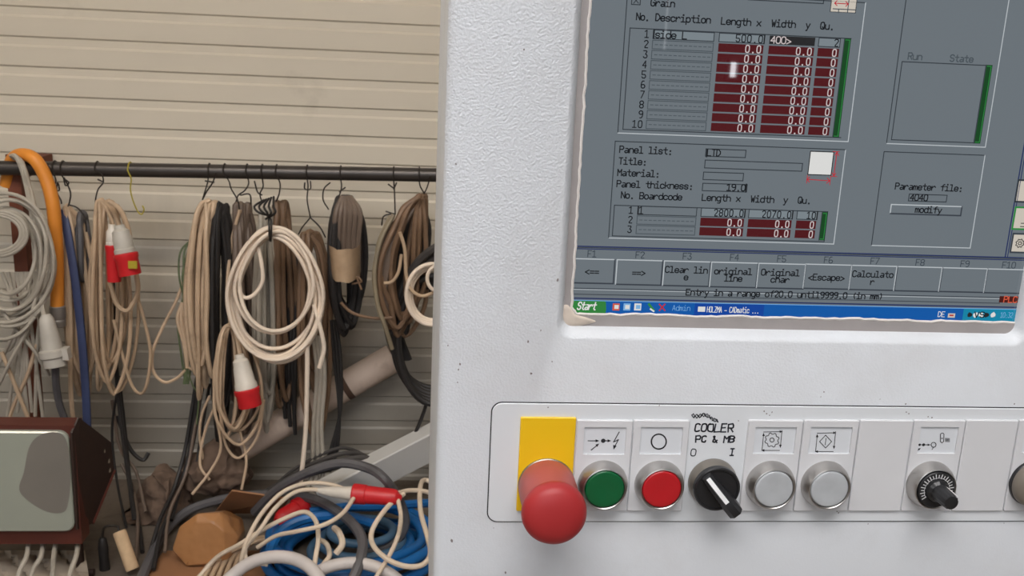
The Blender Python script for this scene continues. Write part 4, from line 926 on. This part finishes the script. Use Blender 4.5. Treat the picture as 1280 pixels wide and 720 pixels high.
# ------------------------------------------------------------------ floor heap
def fl(px, py, up=0.0):
    """where this pixel's ray comes to height `up` above the floor"""
    d = MT @ Vector(((px - 640) / F_PX, (py - 360) / F_PX, 1.0)); Y = (CAMZ - up) / (d.y / d.z); return W(px, py, Y)
def fstrand(b, pts, r, n=8, k=7, up=.03):
    b.tube(smooth_path([fl(p[0], p[1], p[2] if len(p) > 2 else up) for p in pts], k), r, n)
# blue hose
b = MB().use(BLUEH); cc = fl(437, 700, 0.0); rnd = random.Random(9)
for i in range(6):
    rr2 = .205 - .022 * (i % 4) + rnd.uniform(-.006, .006); zz = .016 + .026 * (i // 2)
    P = [cc + Vector((rr2 * 1.02 * math.cos(6.283 * k / 20) + .012 * math.sin(i * 2), rr2 * .86 * math.sin(6.283 * k / 20) + .01 * math.cos(i), zz + .005 * math.sin(k * .9 + i))) for k in range(20)]
    b.tube(smooth_path(P, 4, True), .0125, 10, closed=True)
fstrand(b, [(388, 640, .10), (430, 634, .11), (480, 633, .10), (530, 629, .08), (570, 628, .05)], .0115); fstrand(b, [(332, 700, .07), (350, 665, .10), (385, 648, .12), (430, 645, .12), (470, 655, .11)], .0125)
done(b, 'blue_hose', cc, 'bright blue hose coiled in the heap on the floor', 'hose', None)
b = MB().use(TEALH)
for i in range(3):
    rr2 = .125 - .024 * i; P = [cc + Vector((.03 + rr2 * math.cos(6.283 * k / 18), rr2 * .85 * math.sin(6.283 * k / 18), .03 + .025 * i)) for k in range(18)]
    b.tube(smooth_path(P, 4, True), .0105, 10, closed=True)
done(b, 'hose_coil', cc, 'dull slate-blue hose coil inside the blue hose', 'hose', None)
# grey hoses
b = MB().use(SLATE); fstrand(b, [(172, 735, .02), (188, 698, .02), (208, 662, .03), (240, 636, .05), (290, 622, .08), (340, 618, .10), (392, 624, .13), (430, 645, .15), (452, 672, .14), (450, 702, .12), (436, 735, .08)], .0125)
done(b, 'grey_hose', fl(300, 620, 0), 'dark grey hose sweeping from the roller over the brown parcel', 'hose', None)
b = MB().use(SLATE); fstrand(b, [(318, 640, .06), (346, 612, .15), (386, 590, .22), (425, 579, .25), (460, 585, .25), (482, 600, .24), (500, 628, .16), (506, 656, .10), (490, 680, .06), (450, 692, .06)], .0120)
done(b, 'grey_hose', fl(420, 590, 0), 'mid grey hose arching just in front of the white duct', 'hose', None)
b = MB().use(DGREY)
for k, (d0, d1, d2, rr3) in enumerate(((0, 0, 0, .0085), (10, -9, -6, .0062), (-8, 6, 8, .0075), (4, -17, -12, .005))): strand(b, [(328 + d0, 622, 2.36 + .01 * k), (352 + d0 * .6, 604 + d1 * .4, 2.35 + .01 * k), (382, 590 + d1 * .7, 2.35 + .012 * k), (420, 578 + d1, 2.35 + .014 * k), (452 + d2, 572 + d1 * .6, 2.36 + .014 * k), (474 + d2, 578 + d1 * .3, 2.37 + .012 * k)], 2.34, rr3)
done(b, 'black_cable', fl(420, 580, 0), 'dark cables lying in a shallow arc behind the grey hose', 'cable', None)
# white cable and its red connector
b = MB().use(HEAPW); ZU = .20
fstrand(b, [(440, 616, .21), (415, 606, .215), (385, 604, .21), (355, 614, .19), (330, 638, .16), (314, 664, .12), (304, 690, .08), (300, 715, .03)], .0052)
fstrand(b, [(440, 619, .21), (405, 613, .21), (372, 614, .20), (345, 634, .18), (325, 662, .14), (308, 684, .09), (310, 700, .06), (335, 706, .05)], .0052)
fstrand(b, [(442, 623, .21), (428, 642, .20), (405, 656, .19), (372, 664, .17), (345, 670, .14), (322, 684, .10)], .0052)
fstrand(b, [(392, 724, .10), (394, 700, .12), (398, 672, .15), (394, 650, .17), (380, 640, .17), (356, 648, .15), (325, 664, .12), (300, 680, .09), (272, 696, .05), (248, 722, .01)], .0056)
fstrand(b, [(498, 616, .21), (512, 613, .20), (530, 614, .19), (548, 620, .17)], .0055)
fstrand(b, [(546, 606, .17), (530, 600, .18), (525, 612, .19), (526, 640, .18), (534, 670, .16), (538, 692, .15), (528, 706, .14), (508, 708, .14), (486, 700, .14), (468, 684, .15), (464, 668, .16), (472, 650, .18), (488, 630, .20), (505, 617, .21)], .0060)
fstrand(b, [(497, 622, .21), (501, 645, .19), (498, 668, .17), (488, 692, .14), (476, 712, .12), (466, 728, .1)], .0052)
fstrand(b, [(418, 660, .14), (424, 666, .15), (428, 680, .14), (420, 692, .12)], .0075); fstrand(b, [(398, 674, .12), (408, 680, .12), (412, 694, .11), (404, 706, .1)], .006)
p0 = fl(499, 622, .21); p1 = fl(441, 617, .21)
o = done(b, 'white_cable', fl(420, 640, 0), 'off-white cable looped over the blue hose with a red connector', 'cable', None)
b = MB().use(CEER); a = (p1 - p0); L = a.length; b.lathe(p0, a, [(.006, -.006), (.010, 0), (.017, .006), (.0195, .014), (.0205, L * .4), (.0215, L * .62), (.0215, L * .70), (.0235, L * .72), (.0245, L * .97), (.0225, L), (.019, L), (.018, L * .8)], 24); b.build('red_connector', o, angle=30)['label'] = 'red tapered connector'
b = MB().use(PLUGW); b.lathe(p1, a, [(.0175, -.02), (.0175, .004), (.015, .02), (.013, .05), (.009, .075), (.006, .085)], 20); b.build('connector_tail', o, angle=30)
# half buried second red plug
b = MB().use(CEER); p0 = fl(350, 650, .085); p1 = fl(381, 631, .10); b.lathe(p0, p1 - p0, [(.012, -.01), (.020, 0), (.024, .01), (.024, .05), (.028, .052), (.028, .078), (.022, .08)], 22); o = tag(b.build('cable_plug', root=p0, angle=30), 'red plug half buried behind the white cable loops', 'plug')
b = MB().use(PLUGG); b.lathe(p1, p1 - p0, [(.022, -.004), (.021, .03), (.016, .05), (.008, .06)], 20); b.build('plug_body', o, angle=30)
# thick white pipes
b = MB().use(PIPEW); fstrand(b, [(262, 748, .03), (288, 722, .07), (312, 704, .10), (342, 696, .12), (372, 700, .12), (394, 716, .11), (408, 742, .08)], .0145, 14)
done(b, 'white_pipe', fl(340, 700, 0), 'thick white bent pipe in front of the heap, left one', 'pipe', 'white bent pipes')
b = MB().use(PIPEW); fstrand(b, [(392, 716, .09), (420, 706, .11), (450, 704, .115), (478, 712, .11), (500, 728, .09), (512, 752, .06)], .0135, 14)
done(b, 'white_pipe', fl(450, 700, 0), 'thick white bent pipe under the white cable ring', 'pipe', 'white bent pipes')
b = MB().use(BEIGE)
for i in range(5): fstrand(b, [(252 + 9 * i, 728, .01), (268 + 8 * i, 702 - 2 * i, .03), (294 + 7 * i, 686 - 3 * i, .05), (322 + 5 * i, 676 - i, .06)], .006)
done(b, 'beige_cable', fl(280, 710, 0), 'beige cables fanning out beside the brown parcel', 'cable', None)

# brown parcel and cardboard
PARC = mat('parcel_paper', (172, 122, 78), .32, var=.10, vscale=8, coat=.35, bump=.5, bscale=25, bdist=.012)
from mathutils import noise as NZ
def blob(name, poly, y0, y1, m, seed, label, cat, amp=.02, freq=18):
    """soft crumpled heap: pixel outline at its own distance, given real depth y0..y1"""
    b = MB().use(m); F = smooth_path([W(p[0], p[1], (y0 + y1) / 2) for p in poly], 5, True); c = sum(F, Vector()) / len(F); R_ = []
    for k in range(1, 18):
        a = math.pi * k / 18; s_ = math.sin(a) ** .7; y = (y0 + y1) / 2 - math.cos(a) * (y1 - y0) / 2; ring = []
        for p in F:
            q_ = Vector((c.x + (p.x - c.x) * s_, y, c.z + (p.z - c.z) * s_)); v = NZ.noise_vector(q_ * freq + Vector((seed * 7.3, 0, 0))) * amp + NZ.noise_vector(q_ * freq * 2.7) * amp * .4
            q_ += v; q_.z = max(.003, q_.z); ring.append(q_)
        R_.append(ring)
    b.rings(R_, cap0=True, cap1=True); return tag(b.build(name, root=Vector((c.x, y0, max(.003, min(p.z for p in F)))), angle=60), label, cat)
def parcel(name, poly, y0, y1, m, seed, label, cat):
    """wrapped packet with flat facets: hull of a few corners, its edges rounded"""
    rnd = random.Random(seed); bm = bmesh.new(); F = [W(p[0], p[1], y0) for p in poly]; c = sum(F, Vector()) / len(F)
    for s_, y, zf in ((.72, y0 - .016, 1), (.97, y0, 1), (1, y0 + .05, .84), (.9, y1, .55)):
        for p in F:
            if rnd.random() < .75: bm.verts.new((c.x + (p.x - c.x) * s_ + rnd.uniform(-.006, .006), y + rnd.uniform(-.012, .012), max(.006, (c.z + (p.z - c.z) * s_) * zf + rnd.uniform(-.006, .006))))
    r_ = bmesh.ops.convex_hull(bm, input=bm.verts); bmesh.ops.delete(bm, geom=[v for v in bm.verts if not v.link_faces], context='VERTS')
    bmesh.ops.bevel(bm, geom=list(bm.edges), offset=.0022, segments=1, affect='EDGES', profile=.5)
    bm.normal_update(); b = MB().use(m); bm.verts.index_update()
    b.v = [v.co.copy() for v in bm.verts]; b.f = [tuple(v.index for v in f.verts) for f in bm.faces]; b.m = [0] * len(b.f); bm.free()
    return tag(b.build(name, root=Vector((c.x, y0, min(v.z for v in b.v))), angle=8), label, cat)
yb_ = fl(255, 708, 0).y
parcel('wrapped_parcel', [(216, 690), (224, 662), (243, 644), (272, 640), (292, 652), (300, 672), (296, 698), (288, 709), (225, 708)], yb_, yb_ + .14, PARC, 2, 'crumpled brown parcel wrapped in shiny film', 'parcel')
CB = mat('cardboard', (150, 106, 72), .8, var=.1, vscale=10)
def sheet(name, pts, th, m, label, cat):
    P = [Vector(p) for p in pts]; n = (P[1] - P[0]).cross(P[2] - P[0]).normalized() * th
    b = MB().use(m); b.rings([P, [p + n for p in P]], cap0=True, cap1=True); return tag(b.build(name, root=P[0], smooth=False), label, cat)
sheet('cardboard_flap', [fl(268, 640, .03), fl(350, 640, .02), fl(362, 622, .12), fl(290, 612, .14)], .004, CB, 'brown cardboard flap standing behind the parcel', 'cardboard')
sheet('cardboard_sheet', [fl(180, 724, .004), fl(330, 724, .004), fl(345, 690, .004), fl(205, 690, .004)], .004, CB, 'flat piece of brown cardboard under the parcel', 'cardboard')
# dusty rags at the foot of the wall
RAG = mat('dusty_rag', (112, 92, 78), .95, var=.25, vscale=14, bump=1.0, bscale=22, bdist=.03)
blob('dusty_rag', [(160, 650), (172, 618), (192, 594), (212, 588), (232, 606), (240, 636), (228, 660), (190, 662)], 2.36, 2.50, RAG, 7, 'crumpled dusty rag at the foot of the wall', 'rag', amp=.03)
blob('dusty_rag', [(226, 606), (240, 568), (268, 552), (300, 570), (316, 596), (300, 612), (262, 618)], 2.38, 2.50, RAG, 8, 'dusty brown rag behind the thin cream cables', 'rag', amp=.026)

# dark cable ends trailing over the floor by the wall
b = MB().use(BLACKC)
for pts in ([(148, 470, 2.47), (156, 540, 2.45), (162, 600, 2.42), (172, 645, 2.36), (178, 690, 2.22)], [(250, 450, 2.47), (242, 500, 2.46), (232, 560, 2.44), (218, 610, 2.38), (200, 650, 2.28), (188, 690, 2.2)], [(262, 440, 2.47), (250, 500, 2.46), (240, 560, 2.43), (222, 620, 2.36), (202, 664, 2.24), (192, 712, 2.12)], [(146, 520, 2.48), (162, 560, 2.46), (178, 575, 2.46), (186, 566, 2.47)]): strand(b, pts, 2.4, .0055)
b.use(TAUPE)
for pts in ([(152, 580, 2.46), (166, 610, 2.42), (172, 650, 2.33), (170, 700, 2.17)], [(256, 460, 2.46), (246, 520, 2.45), (233, 590, 2.40), (212, 640, 2.30), (206, 690, 2.18)], [(140, 500, 2.47), (150, 560, 2.46), (170, 590, 2.44), (182, 640, 2.35)]): strand(b, pts, 2.4, .0045)
done(b, 'black_cable', W(178, 690, 2.22), 'tangle of black and taupe cable ends at the foot of the wall', 'cable', None)
# pale sack and cable ends under the floodlight
SACK = mat('sack_cloth', (188, 174, 156), .9, var=.14, vscale=14)
b = MB().use(SACK); rows = []
for v in range(13):
    rows.append([fl(-70 + 186 * u / 24 - 10 * (v / 12), 752 - 64 * v / 12, .012 + .022 * abs(math.sin(u * .7 + v * .45)) + .014 * abs(math.sin(u * 1.7 - v * .8))) for u in range(25)])
b.rings(rows, closed_ring=False)
b.rings([[p - Vector((0, 0, .008)) for p in r_] for r_ in rows], closed_ring=False)
tag(b.build('pale_sack', root=rows[0][12], angle=60), 'pale dusty empty sack spread on the floor under the floodlight', 'sack')
b = MB().use(GREYC)
for x0, x1 in ((36, 24), (70, 66), (98, 88), (54, 40)): fstrand(b, [(x0, 676, .12), (x0 - 3, 696, .11), (x1, 716, .09), (x1 - 4, 745, .06)], .0055)
done(b, 'grey_cable', fl(60, 720, 0), 'pale grey cable ends trailing over the sack under the floodlight', 'cable', None)

# paint roller
p0, p1 = fl(149, 664, .10), fl(166, 712, .02)
b = MB().use(mat('roller_wire', (70, 66, 62), .4, metal=.7)); h0 = W(128, 674, p0.y); b.tube(smooth_path([p0 + (p1 - p0) * .1, p0, p0 + (p0 - p1) * .12, W(139, 657, p0.y), W(130, 660, p0.y), h0, W(129, 690, p0.y)], 6), .003, 8)
o = tag(b.build('paint_roller', root=p0), 'small paint roller with a cream sleeve, below the red-brown floodlight', 'paint roller')
b = MB().use(mat('roller_sleeve', (206, 176, 140), .9, var=.08, vscale=60)); b.lathe(p0, p1 - p0, [(.006, 0), (.0145, .0005), (.0155, .004), (.0155, (p1 - p0).length - .004), (.0145, (p1 - p0).length), (.006, (p1 - p0).length)], 22); b.build('roller_sleeve', o)['label'] = 'cream fleece roller sleeve'
b = MB().use(BLACKC); hb_ = W(133, 735, p0.y); b.lathe(h0, hb_ - h0, [(.005, -.005), (.009, 0), (.012, .02), (.011, .05), (.013, .09), (.012, .115), (.006, .12)], 18); b.build('roller_handle', o)['label'] = 'black roller handle'

# ------------------------------------------------------------------ floodlight at the lower left
YFR = 2.02
RB_ = mat('floodlight_paint', (84, 38, 28), .5, var=.15, vscale=12); DK = mat('floodlight_side', (52, 36, 30), .55, var=.12, vscale=14)
GLS = mat('floodlight_glass', (158, 162, 150), .12, var=.03, vscale=8, coat=.6); SMU = mat('glass_soot', (124, 119, 112), .3, var=.06, vscale=9)
gl = W(93, 661, YFR); gt = W(90, 541, YFR)
GX1 = gl.x; GX0 = GX1 - .34; GZ0 = W(60, 665, YFR).z; GZ1 = W(60, 540, YFR).z
fld = empty('floodlight', ((GX0 + GX1) / 2, YFR + .1, 0), 'red-brown floodlight with clouded grey-green glass, partly cut off', 'floodlight')
b = MB().use(RB_); m_ = .018
o_ = [(GX0 - m_, GZ0 - .036), (GX1 + .01, GZ0 - .036), (GX1 + .01, GZ1 + .010), (GX0 - m_, GZ1 + .010)]
b.rings([[(x, YFR + .012, z) for x, z in o_], [(x, YFR + .06, z) for x, z in o_], [(x + (.10 if x < GX1 - .1 else -.04), YFR + .20, (z + (.05 if z < GZ1 - .1 else -.09))) for x, z in o_], ], cap0=True, cap1=True)
b.build('lamp_housing', fld, smooth=False)['label'] = 'red-brown painted lamp housing'
b = MB().use(GLS); b.rings([rr(GX0, GZ0, GX1, GZ1, .022, YFR + .012), rr(GX0, GZ0, GX1, GZ1, .022, YFR + .003), rr(GX0 + .003, GZ0 + .003, GX1 - .003, GZ1 - .003, .02, YFR)], cap1=True)
b.use(SMU); P = [(x, YFR - .0004, z) for x, z in [((lambda w: (w.x, w.z))(W(px, py, YFR))) for px, py in [(30, 590), (36, 560), (48, 545), (66, 540), (80, 545), (86, 565), (88, 600), (86, 625), (80, 640), (60, 640), (38, 628), (24, 612)]]]
b.face(smooth_path(P, 4, True))
g_ = b.build('glass_pane', fld, smooth=False); g_['label'] = 'clouded grey-green glass with a dark sooty patch'
# side plate
poly = [(90, 541, YFR + .004), (99, 522, YFR + .03), (139, 553, YFR + .19), (143, 588, YFR + .20), (116, 654, YFR + .085), (97, 662, YFR + .004)]
Q = [W(*p) for p in poly]; b = MB().use(DK); nx = Vector((.004, 0, 0)); b.rings([[p - nx for p in Q], Q], cap0=True, cap1=True)
b.use(RB_); 
for i in (3, 4): b.tube([Q[i], Q[i + 1 - (1 if i == 4 else 0)] if i == 3 else Q[4]], .004, 6) if i == 3 else None
b.use(seam_m)
hol = mat('slot_light', (176, 166, 150), .8); b.use(hol)
def on_plate(u, v): # bilinear on the quad Q0-Q2-Q3-Q5
    t = Q[0].lerp(Q[2], u); d_ = Q[5].lerp(Q[4].lerp(Q[3], max(0, (u - .4) / .6)) if u > .4 else Q[4], u if u < .4 else 1); return t.lerp(d_, v)
for u, v in ((.18, .62), (.25, .62), (.45, .45), (.5, .78), (.82, .2), (.9, .5), (.9, .75)):
    c_ = on_plate(u, v) + Vector((.0006, 0, 0)); b.face([c_ + Vector((.0004, .013 * math.cos(6.283 * k / 8), .0055 * math.sin(6.283 * k / 8))) for k in range(8)])
b.build('side_plate', fld, smooth=False)['label'] = 'dark brown side plate with small holes'
b = MB().use(DK)
for x in (GX0 + .04, GX1 - .03):
    b.tube([(x, YFR + .10, GZ0 - .02), (x, YFR + .10, .012), (x, YFR + .02, .010)], .010, 10)
b.tube([(GX0 + .02, YFR + .10, .010), (GX1, YFR + .10, .010)], .010, 10)
b.build('lamp_stand', fld)['label'] = 'dark tube stand'
